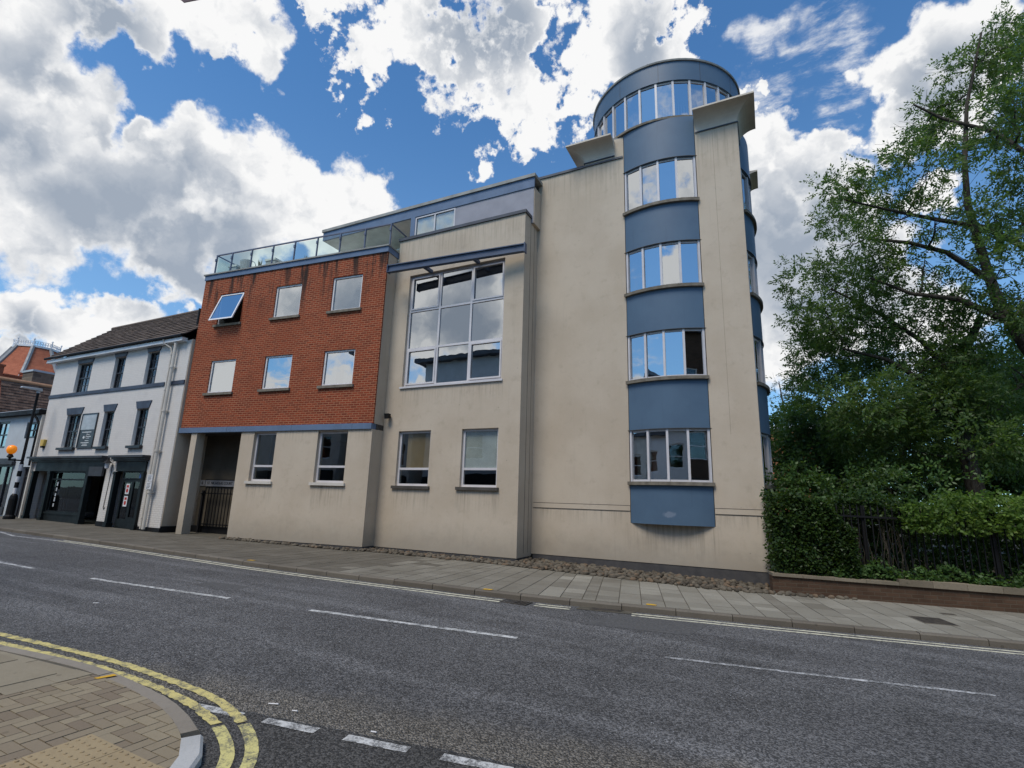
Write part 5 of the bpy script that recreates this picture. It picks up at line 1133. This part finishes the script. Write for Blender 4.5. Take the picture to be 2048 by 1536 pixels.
# buildings behind it
t = thing('tiled_roof_house', (-36.5, 15, .2), 'house with long mottled brown tiled roof behind the low shop', 'house')
mb = MB(); O, U = Vector((-36.2, 12.3, 4.3)), Vector((-1.1, 0, 7.22 - 4.3)); tiles(mb, O, (0, 1, 0), U, 9, U.length, .17, .22, .02, .010); mb.build('roof', 'brown_tile', t)
mb = MB(); mb.tube([(-37.3, 12.2, 7.25), (-37.3, 21.4, 7.25)], .10, 8); mb.build('ridge', 'ridge_tile', t)
mb = MB(); mb.prism([(-42, 12.5, .2), (-36.3, 12.5, .2), (-36.3, 12.5, 4.2), (-37.3, 12.5, 7.1), (-42, 12.5, 4.4)], [(-42, 21.3, .2), (-36.3, 21.3, .2), (-36.3, 21.3, 4.2), (-37.3, 21.3, 7.1), (-42, 21.3, 4.4)]); mb.build('walls', 'red_brick', t)
t = thing('stone_stack', (-39.6, 14.8, 4), 'square dark stone chimney block with pale capping above the tiled roof', 'chimney')
mb = MB(); T0 = lambda a, b, z: (a, b, z); mb.box(T0, -40.3, -39.0, 14.2, 15.4, 3.0, 8.24); mb.build('shaft', 'stone_block', t); mb = MB(); mb.box(T0, -40.36, -38.94, 14.14, 15.46, 8.24, 8.36); mb.build('capping', 'sign_pale', t)
t = thing('brick_gable', (-45.4, 15, .2), 'red brick stepped gable below the octagonal roof', 'gable')
mb = MB(); mb.box(T0, -45.8, -45, 11.5, 14.85, .2, 9.22); mb.box(T0, -45.8, -45, 14.85, 15.95, .2, 8.66); mb.box(T0, -45.8, -45, 15.95, 16.6, .2, 9.02); mb.build('wall', 'red_brick', t)
mb = MB(); mb.box(T0, -45.85, -44.95, 11.5, 14.9, 9.22, 9.34); mb.box(T0, -45.85, -44.95, 14.9, 15.9, 8.66, 8.76); mb.box(T0, -45.85, -44.95, 15.9, 16.65, 9.02, 9.12); mb.build('coping', 'red_brick', t)
t = thing('roof_vent', (-44.6, 17.0, 7), 'small white louvre beside the stone chimney block', 'vent'); mb = MB(); mb.prism([(-44.9, 16.7, 6), (-44.3, 16.7, 6), (-44.3, 17.1, 6), (-44.9, 17.1, 6)], [(-44.9, 16.85, 8.55), (-44.3, 16.85, 8.55), (-44.3, 17.0, 8.55), (-44.9, 17.0, 8.55)]); mb.build('body', 'sign_white', t)
dc = (-79.9, 28.9)
t = thing('octagonal_tower', (*dc, .2), 'far octagonal tower with red tiled roof, grey hips and ornate white cresting', 'tower')
def octo(r, z, off=.26): return [(dc[0] + r * math.cos(off + k * math.pi / 4), dc[1] + r * math.sin(off + k * math.pi / 4), z) for k in range(8)]
prof = [(5.6, 12.6), (4.5, 13.9), (3.5, 15.3), (2.75, 16.6), (2.15, 17.75)]
mb = MB()
for (r0, z0), (r1, z1) in zip(prof, prof[1:]):
    a, b = octo(r0, z0), octo(r1, z1)
    for k in range(8): mb.quad([a[k], a[(k + 1) % 8], b[(k + 1) % 8], b[k]])
mb.build('roof', 'dome_brick', t)
mb = MB()
for k in range(8): mb.tube([octo(r + .03, z)[k] for r, z in prof], .21, 6)
mb.build('hips', 'lead', t)
mb = MB(); mb.prism(octo(2.3, 17.72), octo(2.3, 17.95)); mb.build('cornice', 'sign_white', t)
mb = MB(); a = octo(2.2, 17.95)
for k in range(8):
    p, q = Vector(a[k]), Vector(a[(k + 1) % 8]); up = Vector((0, 0, 1))
    mb.tube([p, p + up * .7], .05, 5); mb.lathe(tuple(p + up * .6), [(.02, 0), (.11, .12), (.02, .3)], 6); mb.tube([p + up * .5, q + up * .5], .035, 4)
    for j in range(7):
        c = p.lerp(q, (j + .5) / 7); mb.tube([c, c + up * .5], .03, 4); e = (q - p).normalized() * .10
        mb.tube([c - e + up * .25, c + up * .42, c + e + up * .25, c + up * .1, c - e + up * .25], .025, 4)
mb.build('cresting', 'sign_white', t)
mb = MB(); mb.prism(octo(5.4, .2), octo(5.4, 12.7)); mb.build('wall', 'red_brick', t)
# crossing lamp post
bx, by = -28.9, 10.85; bz = gz(bx)
t = thing('crossing_lamp', (bx, by, bz), 'tall black street lamp carrying a lit orange crossing globe', 'street lamp')
mb = MB(); mb.lathe((bx, by, bz), [(.20, 0), (.20, .12), (.155, .18), (.15, .85), (.12, .98), (.07, 1.05)], 14); mb.build('base', 'black', t)
mb = MB(); mb.lathe((bx, by, bz + 1.05), [(.075, 0), (.075, .24)], 12); mb.lathe((bx, by, bz + 1.53), [(.075, 0), (.075, .24)], 12); mb.lathe((bx, by, bz + 2.01), [(.075, 0), (.075, .28)], 12); mb.build('white_bands', 'sign_white', t)
mb = MB(); mb.lathe((bx, by, bz + 1.29), [(.076, 0), (.076, .24)], 12); mb.lathe((bx, by, bz + 1.77), [(.076, 0), (.076, .24)], 12); mb.lathe((bx, by, bz + 2.29), [(.076, 0), (.055, .1), (.05, 3.15)], 12); mb.build('column', 'black', t)
mb = MB(); mb.tube([(bx, by, bz + 2.45), (bx - .1, by - .40, bz + 2.45)], .03, 8); mb.lathe((bx - .1, by - .40, bz + 2.42), [(.04, 0), (.04, .1), (.12, .16), (.06, .28)], 10); mb.build('beacon_bracket', 'black', t)
mb = MB(); mb.lathe((bx - .1, by - .40, bz + 2.69), [(.05, 0), (.12, .04), (.165, .12), (.18, .2), (.165, .28), (.12, .35), (.03, .385)], 18); mb.build('beacon_globe', 'beacon', t, smooth=True)
mb = MB(); mb.lathe((bx, by, bz + 5.42), [(.06, 0), (.06, .12)], 10); hz = bz + 5.52
mb.hexa([(bx - .06, by + .12, hz), (bx - .10, by - .62, hz + .04), (bx + .10, by - .62, hz + .04), (bx + .06, by + .12, hz), (bx - .06, by + .1, hz + .12), (bx - .08, by - .6, hz + .09), (bx + .08, by - .6, hz + .09), (bx + .06, by + .1, hz + .12)]); mb.build('lamp_head', 'lamp_grey', t)
# maroon pennant at the very top of the view
t = thing('pennant', (-4.79, 2.21, 6.26), 'tip of a dark maroon pennant at the top edge of the sky', 'pennant')
P0, PL, PR = Vector((-4.79, 2.21, 6.265)), Vector((-4.97, 2.02, 6.45)), Vector((-4.55, 2.46, 6.52)); n = (PL - P0).cross(PR - P0).normalized() * .004
mb = MB(); mb.prism([P0 - n, PR - n, PL - n], [P0 + n, PR + n, PL + n]); mb.build('cloth', 'maroon', t); mb = MB(); mb.tube([PL, PR], .006, 5); mb.build('cord', 'black', t)
CL_A=[(1.1,18.34,7.62,0.6,0.6),(1.63,18.95,8.46,0.79,0.7),(1.27,21.21,6.42,0.77,0.8),(1.48,20.33,5.67,0.82,0.8),(1.36,18.38,9.0,0.78,0.5),(2.24,19.73,9.78,0.92,0.6),(2.96,19.92,9.36,1.09,0.8),(3.56,18.64,8.73,0.99,0.8),(1.5,20.94,7.47,0.77,0.6),(2.08,18.45,7.53,1.01,0.9),(3.05,19.56,7.78,1.22,1.0),(4.13,20.07,8.16,1.22,0.6),(4.79,19.72,7.6,1.17,0.6),(1.87,20.35,6.72,1.1,0.9),(2.83,20.95,6.78,1.48,1.0),(4.15,21.83,6.89,1.5,1.0),(4.62,19.14,6.15,1.28,0.9),(5.9,20.59,6.74,1.35,0.8),(6.77,20.78,6.37,1.32,1.0),(1.92,19.17,5.07,1.02,1.0),(2.81,18.01,4.81,1.24,1.0),(4.55,21.89,5.25,1.46,1.0),(4.97,19.19,4.9,1.25,0.9),(5.89,19.26,4.86,1.22,1.0),(7.37,21.57,5.53,1.34,1.0),(2.51,20.34,4.07,1.23,1.0),(3.61,19.89,3.67,1.32,1.0),(4.88,21.09,3.61,1.19,0.9),(5.38,18.12,3.45,0.99,1.0),(6.9,20.83,3.86,1.28,1.0)]
CL_B=[(2.29,18.0,11.85,0.6,0.6),(2.67,16.86,11.24,0.8,0.7),(2.48,19.14,11.34,0.81,0.6),(3.54,20.23,11.87,1.12,0.8),(3.45,17.33,12.01,0.65,0.6),(4.09,19.02,12.0,1.04,0.8),(4.32,17.69,12.52,0.81,0.7),(5.24,19.47,14.24,0.89,0.8),(5.58,19.39,15.04,0.53,0.5),(4.89,17.37,11.63,1.08,0.8),(6.25,19.82,14.17,1.06,0.9),(6.17,19.13,15.98,0.61,0.5),(6.85,19.23,15.99,0.78,0.7),(7.1,19.78,14.81,1.21,0.9),(7.01,18.21,15.57,0.81,0.8),(8.02,19.53,17.56,0.78,0.7),(8.37,20.01,16.27,1.04,0.9),(6.76,16.91,12.49,1.01,0.9),(7.29,19.9,13.14,1.19,0.7),(7.09,18.08,11.45,1.06,0.9),(4.23,18.42,10.55,0.99,0.6),(4.72,17.09,9.72,0.89,0.35),(6.1,19.29,10.93,0.99,0.3),(6.21,17.67,9.85,1.03,0.6),(7.55,19.98,10.45,1.15,0.9),(2.73,17.6,9.6,0.81,0.6),(3.93,18.75,9.57,1.0,0.6),(4.61,18.1,8.97,0.94,0.5),(5.78,18.95,9.14,0.96,0.5),(5.96,17.29,8.06,0.99,0.8),(6.22,17.22,7.14,0.96,1.0),(5.22,19.49,8.46,0.99,0.5),(6.1,19.51,7.68,0.96,0.7),(8.51,18.77,13.68,1.4,0.9),(8.86,20.18,11.11,1.45,0.9),(8.37,17.32,14.84,1.31,0.9)]
CL_C=[(0.81,30.7,7.53,0.99,0.35),(1.4,29.34,6.59,0.8,0.4),(0.59,30.93,8.43,0.72,0.3),(1.86,30.25,7.65,0.82,0.3),(0.95,30.21,6.36,0.82,0.5)]
CL_D=[(0.22,23.94,4.36,0.65,0.8),(0.52,23.57,4.72,0.64,0.8),(1.28,23.58,5.3,0.85,0.7),(1.82,22.11,4.67,0.98,0.9),(2.68,22.74,4.73,0.99,0.9),(0.6,22.17,3.77,1.0,1.0),(1.46,22.39,4.06,1.19,1.0),(0.36,22.43,2.85,1.0,1.0),(1.78,23.72,2.93,1.23,1.0),(2.61,22.25,2.94,1.13,1.0),(1.19,22.59,4.67,0.71,0.8),(2.17,22.99,4.21,1.0,1.0)]
CL_E=[(4.11,26.05,4.93,1.76,1.0),(5.54,26.4,4.93,1.74,1.0),(6.44,25.62,4.41,1.64,1.0),(7.24,24.14,4.58,1.51,1.0),(8.52,25.13,4.67,1.73,1.0),(4.05,25.62,3.24,1.71,1.0),(4.91,23.66,2.77,1.53,1.0),(6.53,25.54,2.87,1.41,1.0),(7.42,24.6,2.84,1.51,1.0),(8.47,25.27,3.06,1.52,1.0),(2.97,25.51,2.83,1.3,1.0),(7.91,25.51,6.68,1.62,1.0),(8.9,25.07,6.51,1.75,1.0)]
CL_F=[(0.08,15.85,2.03,0.42,0.8),(0.41,15.5,2.28,0.52,0.9),(0.93,15.8,2.18,0.58,1.0),(1.39,15.43,2.05,0.53,1.0),(2.02,15.78,2.07,0.6,1.0),(2.66,15.84,2.21,0.59,0.9),(3.41,16.07,2.23,0.39,0.7),(4.36,15.69,2.31,0.32,0.6),(1.68,15.32,2.36,0.33,0.6),(3.59,15.83,2.58,0.32,0.5)]
# ------------------------------------------------------------------ park edge: wall, railings, hedges, trees
wa = R(13.77); cw, sw = math.cos(wa), math.sin(wa)
TW = lambda a, t, z: (-.10 + cw * a - sw * t, 13.06 + sw * a + cw * t, z + gz(-.10 + cw * a))
bw = thing('boundary_wall', (2, 13.6, -.2), 'low dark red brick wall with pale stone coping beside the park', 'wall')
mb, mc = MB(), MB(); a = .0
while a < 30:
    w = 1.2; mb.box(TW, a, a + w, 0, .24, -.3, .34)
    h = .40 if a < 2.0 else .46
    b = a
    while b < a + w - .01: l = .6; mc.box(TW, b + .003, b + l - .003, -.04, .29, .341, h + random.uniform(-.004, .004)); b += l
    a += w
mb.build('brickwork', 'low_brick', bw); mc.build('coping', 'wall_coping', bw)
t = thing('park_railings', (2, 13.8, .3), 'black pointed park railings half hidden by ivy above the low wall', 'railings')
mb = MB(); a = .15
while a < 16:
    mb.box(TW, a, a + .02, .34, .36, .1, 1.83); c = [TW(a - .006, .334, 1.83), TW(a + .026, .334, 1.83), TW(a + .026, .366, 1.83), TW(a - .006, .366, 1.83)]; ap = TW(a + .01, .35, 1.95)
    for i in range(4): mb.quad([c[i], c[(i + 1) % 4], ap])
    a += .135
mb.build('bars', 'black', t)
mb = MB(); a = .1
while a < 16: mb.box(TW, a, a + 1.0, .33, .37, 1.66, 1.70); mb.box(TW, a, a + 1.0, .33, .37, .50, .54); a += 1.0
mb.build('rails', 'black', t)
for k in range(6): mb = MB(); mb.box(TW, 2.0 + 2.4 * k, 2.07 + 2.4 * k, .375, .445, .1, 1.92); mb.build('post', 'black', t)
mb = MB(); mb.quad([TW(.1, .24, .28), TW(60, .24, .28), (90, 90, .2), (-6, 90, .2), (-.12, 18.4, .28)]); struct('park_ground', mb, 'soil')
def leaf_object(name, m, parent, Pb, D, L, Wd, rng):
    n = len(Pb); D = D / np.linalg.norm(D, axis=1, keepdims=True)
    r = rng.normal(size=(n, 3)); s_ = np.cross(D, r); s_ /= np.linalg.norm(s_, axis=1, keepdims=True); up = np.cross(s_, D)
    L = L[:, None]; Wd = Wd[:, None]
    mid = Pb + D * L * .45
    V = np.stack([Pb, mid + s_ * Wd + up * L * .06, Pb + D * L, mid - s_ * Wd + up * L * .06], 1).reshape(-1, 3)
    o0 = np.array(ORIG[parent]) if parent else 0
    me = bpy.data.meshes.new(name); me.vertices.add(4 * n); me.vertices.foreach_set('co', (V - o0).ravel())
    me.loops.add(4 * n); me.loops.foreach_set('vertex_index', np.arange(4 * n, dtype=np.int32)); me.polygons.add(n)
    me.polygons.foreach_set('loop_start', np.arange(0, 4 * n, 4, dtype=np.int32)); me.polygons.foreach_set('loop_total', np.full(n, 4, dtype=np.int32))
    me.materials.append(M[m]); me.update(calc_edges=True)
    o = bpy.data.objects.new(name, me); COL.objects.link(o)
    if parent: o.parent = parent
    ORIG[o] = Vector(o0) if parent else Vector(); return o
def unit(n, rng):
    v = rng.normal(size=(n, 3)); return v / np.linalg.norm(v, axis=1, keepdims=True)
def sprays(clumps, rng, per, leaflets, L, W, droop=.25, shell=.35):
    PB, DD, LL, WW = [], [], [], []
    for x, y, z, r, dn in clumps:
        n = max(4, int(per * dn * r * r)); u = unit(n, rng); rad = rng.uniform(shell, 1.0, (n, 1)) ** .6
        # lumpy clump: several smaller tufts
        k = max(3, int(5 + 4 * r)); tc = unit(k, rng) * r * rng.uniform(.35, .85, (k, 1)); ti = rng.integers(0, k, n)
        c = np.array([x, y, z]) + tc[ti] * np.array([1, 1, .8]) + u * rad * r * .42
        ax = (c - np.array([x, y, z])); ax = ax / (np.linalg.norm(ax, axis=1, keepdims=True) + 1e-6) + rng.normal(scale=.55, size=(n, 3)); ax[:, 2] -= droop; ax /= np.linalg.norm(ax, axis=1, keepdims=True)
        side = np.cross(ax, unit(n, rng)); side /= np.linalg.norm(side, axis=1, keepdims=True)
        for j in range(leaflets):
            f = (j // 2) / max(1, leaflets / 2); sg = 1 if j % 2 else -1
            b = c + ax * (f * L * 2.6); d = ax * .75 + side * sg * 1.0 + rng.normal(scale=.25, size=(n, 3)); d[:, 2] -= .15
            if j == leaflets - 1: d = ax + rng.normal(scale=.2, size=(n, 3))
            PB.append(b); DD.append(d); LL.append(L * rng.uniform(.7, 1.2, n)); WW.append(W * rng.uniform(.7, 1.2, n))
    return np.concatenate(PB), np.concatenate(DD), np.concatenate(LL), np.concatenate(WW)
def branchwork(mb, limbs, clumps, rng, r0=.05, twigs=6):
    nodes = []
    for pts, rads in limbs:
        mb.tube(pts, rads, 9)
        for (a, b), (ra, rb) in zip(zip(pts, pts[1:]), zip(rads, rads[1:])):
            for k in range(6): nodes.append((np.array(a) + (np.array(b) - np.array(a)) * k / 6, ra + (rb - ra) * k / 6))
    for x, y, z, r, dn in sorted(clumps, key=lambda c: min(np.linalg.norm(np.array(c[:3]) - n[0]) for n in nodes)):
        c = np.array([x, y, z])
        best = min(nodes, key=lambda n: np.linalg.norm(c - n[0]) + (1.2 * max(0, n[0][2] - z + .3)) - n[1] * 2)
        a = best[0]; l = np.linalg.norm(c - a); ra = min(best[1] * .6, r0 * (.5 + .25 * l)); off = rng.normal(scale=.06 * l, size=3)
        pts = [a + (c - a) * f + off * math.sin(math.pi * f) + np.array([0, 0, -.06 * l * math.sin(math.pi * f)]) + rng.normal(scale=.02 * l, size=3) * (0 < f < 1) for f in (0, .25, .5, .75, 1)]
        mb.tube(pts, [ra, ra * .8, ra * .62, ra * .48, ra * .34], 6)
        nodes += [(p, ra * (.8 - .12 * i)) for i, p in enumerate(pts[1:])]
        for _ in range(twigs):
            e = c + unit(1, rng)[0] * r * rng.uniform(.7, 1.1); s0 = pts[rng.integers(2, 5)]
            m_ = (s0 + e) / 2 + rng.normal(scale=.08 * r, size=3); mb.tube([s0, m_, e], [ra * .3, ra * .2, .004], 4, caps=False)
def make_tree(name, loc, label, limbs, clumps, leaf, seed, per=150, leaflets=9, L=.12, W=.024, twigs=6, r0=.05, group=None, cat='tree', droop=.25):
    rng = np.random.default_rng(seed); t = thing(name, loc, label, cat, group)
    mb = MB(); branchwork(mb, limbs, clumps, rng, r0, twigs); mb.build('trunk', 'bark', t)
    leaf_object('crown', leaf, t, *sprays(clumps, rng, per, leaflets, L, W, droop), rng); return t
make_tree('ash_tree', (5.45, 20, 0), 'ash tree with dark trunk standing behind the railings, spreading leafy branches low over the park',
    [([(5.5, 20, -.2), (5.46, 20, 2.2), (5.36, 20, 3.6), (5.30, 20, 4.6), (5.38, 20, 5.6), (5.75, 20, 6.7), (6.3, 20.1, 7.6)], [.27, .23, .21, .19, .16, .13, .09]),
     ([(5.34, 20, 4.4), (4.6, 19.6, 5.5), (3.6, 19.3, 6.3), (2.4, 19.0, 6.7)], [.10, .08, .06, .035]), ([(5.4, 20, 5.6), (4.7, 20, 7.0), (3.6, 19.9, 8.1), (2.3, 19.3, 8.9)], [.10, .075, .055, .03]),
     ([(5.36, 20, 3.7), (6.6, 20.6, 5.0), (7.6, 20.8, 6.0)], [.09, .07, .04])], CL_A, 'leaf_ash', 1, per=230, W=.027)
make_tree('ash_tree', (8.6, 19, 0), 'taller ash tree leaning in from the right edge, long bare limbs against the clouds',
    [([(8.9, 19, -.2), (8.2, 18.8, 2.6), (7.2, 18.6, 5.0), (6.64, 18.5, 6.2), (6.2, 18.5, 7.6), (6.1, 18.5, 8.6), (5.9, 18.4, 10.7), (5.97, 18.3, 12.0), (6.3, 18.4, 14.0), (7.0, 18.5, 16.5)], [.30, .25, .21, .18, .14, .12, .09, .07, .05, .03]),
     ([(6.5, 18.5, 6.6), (7.4, 18.5, 8.6), (7.8, 18.4, 11), (7.9, 18.3, 14), (8.2, 18.4, 17)], [.12, .10, .08, .06, .03]),
     ([(7.3, 18.5, 8.8), (6.23, 18.5, 9.89), (5.2, 18.3, 10.25), (4.16, 18.0, 10.6), (2.72, 17.5, 11.1)], [.09, .08, .065, .045, .02]), ([(6.15, 18.5, 8.2), (5.2, 18.3, 9.2), (4.3, 18.1, 9.6), (3.0, 17.8, 9.9)], [.09, .07, .055, .03]),
     ([(6.4, 18.5, 6.9), (5.3, 18.3, 7.7), (4.2, 18.2, 8.0), (3.2, 18.0, 8.6)], [.10, .075, .055, .03]), ([(7.85, 18.4, 11.2), (6.8, 18.3, 12.8), (5.6, 18.2, 13.6), (4.9, 18.0, 14.2)], [.08, .06, .045, .025])], CL_B + [(9.2, 19, 9, 1.6, .8), (10.2, 19.5, 11.5, 1.7, .9), (9.6, 18.5, 14, 1.6, .9), (8.8, 20, 16.5, 1.5, .8), (10.6, 19, 7, 1.4, .8)], 'leaf_ash', 2, per=190, twigs=9, W=.027)
make_tree('birch_tree', (1.2, 30.2, 0), 'small airy far tree with sparse grey-green leaves close to the tower edge', [([(1.2, 30.2, 0), (1.15, 30.2, 4), (1.0, 30.2, 6), (.8, 30.3, 8.2)], [.12, .10, .07, .02])], CL_C, 'leaf_grey', 3, per=120, leaflets=7, L=.12, W=.026)
make_tree('hazel_bush', (1.5, 23, 0), 'broad dark green hazel bush between the tower and the ash trees', [([(1.5, 23.2, 0), (1.5, 23.2, 2.4), (1.3, 23.2, 3.6)], [.09, .07, .03]), ([(1.5, 23.2, .3), (2.3, 23.5, 2.8)], [.07, .03])], CL_D, 'leaf_dark', 4, per=330, leaflets=5, L=.15, W=.045, cat='bush')
make_tree('holly_tree', (4.6, 24.5, 0), 'dense dark tree behind the ash trunk, left of the two filling the park', [([(4.6, 24.5, 0), (4.6, 24.5, 3), (4.7, 24.5, 5)], [.16, .13, .06])], [c for c in CL_E if c[0] < 6], 'leaf_dark', 5, per=260, leaflets=5, L=.17, W=.05, group='dense dark park trees')
make_tree('holly_tree', (7.8, 24.6, 0), 'dense dark tree at the right edge, right of the two filling the park', [([(7.8, 24.6, 0), (7.8, 24.6, 3), (7.9, 24.6, 6)], [.16, .13, .06])], [c for c in CL_E if c[0] >= 6], 'leaf_dark', 6, per=260, leaflets=5, L=.17, W=.05, group='dense dark park trees')
make_tree('elder_bush', (3, 16, 0), 'loose leafy elder shoots rising over the top of the railings', [([(1.2, 15.6, .2), (1.1, 15.6, 1.6)], [.03, .015]), ([(2.6, 16, .2), (2.7, 16, 1.6)], [.03, .015]), ([(4.2, 16.2, .2), (4.3, 16.2, 1.6)], [.03, .015]), ([(5.6, 16.4, .2), (5.6, 16.4, 1.6)], [.03, .015])], CL_F, 'leaf_bush', 8, per=260, leaflets=7, L=.11, W=.030, cat='bush', droop=.0)
for i, pts in enumerate(([(.92, 21, .3), (.93, 21, 1.6), (.90, 21, 3.1)], [(1.75, 21, .3), (1.55, 21, 2.0), (1.25, 21, 3.3)])):
    t = thing('sapling', pts[0], ['straight thin pale sapling stem left, rising behind the ivy', 'slanting thin pale sapling stem just right of the straight one'][i], 'sapling', 'sapling stems'); mb = MB(); mb.tube(pts, [.04, .035, .025], 7); mb.build('trunk', 'bark', t)
    rngs = np.random.default_rng(40 + i); leaf_object('crown', 'leaf_dark', t, *sprays([(*pts[-1], .5, 1)], rngs, 160, 5, .13, .04), rngs)
def hedge(name, label, m, box, n, L, W, seed, cat='hedge', top=None):
    a0, a1, t0, t1, z0, z1 = box; rng = np.random.default_rng(seed)
    a = rng.uniform(a0, a1, n); f = rng.uniform(0, 1, n) ** .75
    zt = z1 if top is None else np.interp(a, *top)
    bump = .15 * np.sin(a * 4.1 + 1 + seed) + .11 * np.sin(a * 9.7 + seed) + .08 * np.sin(f * 13 + a * 3) + np.abs(rng.normal(scale=.10, size=n)) * (f > .8)
    z = z0 + (zt - z0 + bump * .6) * f; t_ = t0 + (t1 - t0) * rng.uniform(0, 1, n) ** 1.6 + bump * .35
    x = -.10 + cw * a - sw * t_; y = 13.06 + sw * a + cw * t_; z = z + np.array([gz(v) for v in x])
    d = np.stack([rng.normal(scale=.7, size=n), -.8 + rng.normal(scale=.6, size=n), -.25 + rng.normal(scale=.55, size=n)], 1)
    o = leaf_object(name, m, None, np.stack([x, y, z], 1), d, L * rng.uniform(.6, 1.25, n), W * rng.uniform(.7, 1.2, n), rng)
    return tag(o, label, cat)
hedge('ivy_hedge', 'dense dark green ivy mass covering the railings next to the tower', 'leaf_hedge', (.08, 1.75, .10, .9, .36, 2.1), 16000, .085, .032, 21, 'ivy', top=([0, .5, 1.0, 1.4, 1.75], [2.12, 2.1, 1.92, 1.75, 1.45]))
hedge('creeper', 'bright yellow-green creeper spilling over the right part of railings', 'leaf_bright', (2.7, 9.5, .05, 1.0, 1.42, 2.05), 13000, .085, .034, 22, 'creeper', top=([2.7, 3.1, 3.6, 4.5, 6, 9.5], [1.85, 2.0, 2.15, 2.2, 2.2, 2.2]))
bram = hedge('bramble_bush', 'loose mixed green bramble growing above the middle railings', 'leaf_hedge', (1.5, 3.0, .45, 1.5, 1.55, 2.1), 3800, .09, .032, 23, 'bush')
hedge('ground_ivy', 'low dark ivy trailing along the top of low brick wall', 'leaf_dark', (1.3, 9.5, .14, .40, .40, .62), 6000, .085, .033, 24, 'ivy')
hedge('laurel_hedge', 'dark shaded hedge filling the gap behind the railings', 'leaf_dark', (1.4, 14, 1.0, 2.8, .3, 1.95), 26000, .13, .045, 25)
mb = MB()
for k in range(40):
    a = random.uniform(1.5, 3.2); mb.tube([TW(a, .45, .2), TW(a + random.uniform(-.15, .15), .42, .9), TW(a + random.uniform(-.3, .3), .45, random.uniform(1.3, 1.9))], [.008, .006, .003], 4, caps=False)
mb.build('stems', 'bark', bram)
t = thing('brick_block', (3, 46, 0), 'distant orange brick block with white parapet, glimpsed through the trees', 'building')
TQ = lambda a, t_, z: (a, 45 + t_, z)
mb = MB(); mb.wall(TQ, -14, 5, 0, .4, 0, 7.55, [(x, x + 1.2, z, z + 1.5) for x in (-12, -8, -4, 1.2, 3.2) for z in (1, 4.8)]); mb.box(TQ, -14, 5, 8, 8.4, 0, 7.55); mb.box(TQ, -14, -13.6, .4, 8, 0, 7.55); mb.box(TQ, 4.6, 5, .4, 8, 0, 7.55); mb.build('wall', 'far_brick', t)
mb = MB(); mb.box(TQ, -14.1, 5.1, -.1, 8.5, 7.55, 7.9); mb.build('parapet', 'sign_white', t)
for x in (1.2, 3.2):
    for z in (1, 4.8): mb = MB(); frame_bars(mb, TQ, x, x + 1.2, z, z + 1.5, .1, .18, .07); fr = mb.build('window', 'white', t); mb = MB(); pane(mb, TQ, x + .05, x + 1.15, z + .05, z + 1.45, .14); mb.build('pane', 'dull_glass', fr)
# ------------------------------------------------------------------ the other side of the street (seen mirrored in the windows)
def opposite(name, label, x0, x1, y0, y1, h, m, wins, roofm='lead', over=.25, cat='building', shop=True):
    t = thing(name, ((x0 + x1) / 2, y1, 0), label, cat); T = lambda a, t_, z: (a, y1 - t_, z)
    mb = MB(); mb.wall(T, x0, x1, 0, .35, -.5, h, wins); mb.box(T, x0, x1, y1 - y0 - .3, y1 - y0, -.5, h); mb.box(T, x0, x0 + .3, .35, y1 - y0 - .3, -.5, h); mb.box(T, x1 - .3, x1, .35, y1 - y0 - .3, -.5, h); mb.build('wall', m, t)
    mb = MB(); mb.box(T, x0 - over, x1 + over, -over, y1 - y0 + over, h, h + .3); mb.build('roof', roofm, t)
    if shop: mb = MB(); mb.box(T, x0 + .2, x1 - .2, -.25, -.002, -.3, 3.1); mb.build('shop_front', 'shop_paint', t)
    for w in wins:
        mb = MB(); frame_bars(mb, T, *w, .08, .15, .07); zm = (w[2] + w[3]) / 2; mb.box(T, w[0] + .07, w[1] - .07, .08, .15, zm - .03, zm + .03); fr = mb.build('window', 'white', t)
        mb = MB(); pane(mb, T, w[0] + .05, w[1] - .05, w[2] + .05, w[3] - .05, .11); mb.build('pane', 'dull_glass', fr)
def grid(xs, zs, w, h): return [(x, x + w, z, z + h) for x in xs for z in zs]
opposite('flat_roof_block', 'grey flat-roofed block across the street, mirrored in the large window', -22.5, -14, -16, -4.4, 11.4, 'shop_wall_cool', grid((-21.5, -19, -16.5), (4.2, 7.6), 1.6, 1.7), 'coping', .6)
opposite('cream_house', 'cream house across the street, mirrored in the lower windows of the brick wing', -46, -23.6, -14, -4.4, 6.9, 'cream', grid((-44, -40, -36, -32, -28, -25.5), (3.9,), 1.2, 1.6), 'coping', .3, 'house')
opposite('white_house', 'white house across the street, mirrored in the lower tower windows', -13.2, 2.2, -16, -5.6, 6.2, 'bright_frame', grid((-12.2, -10, -7.8, -5.6, -3.4, -1.3, .6), (1.0, 3.8), 1.0, 1.5), 'coping', .3, 'house', shop=False)
opposite('red_brick_house', 'red brick house across the street, mirrored in the right tower panes', 3.2, 18, -14, -2.4, 12.2, 'low_brick', grid((4.2, 7.2, 10.2, 13.2), (4.2, 8.2), 1.3, 1.7), 'coping', .3, 'house')
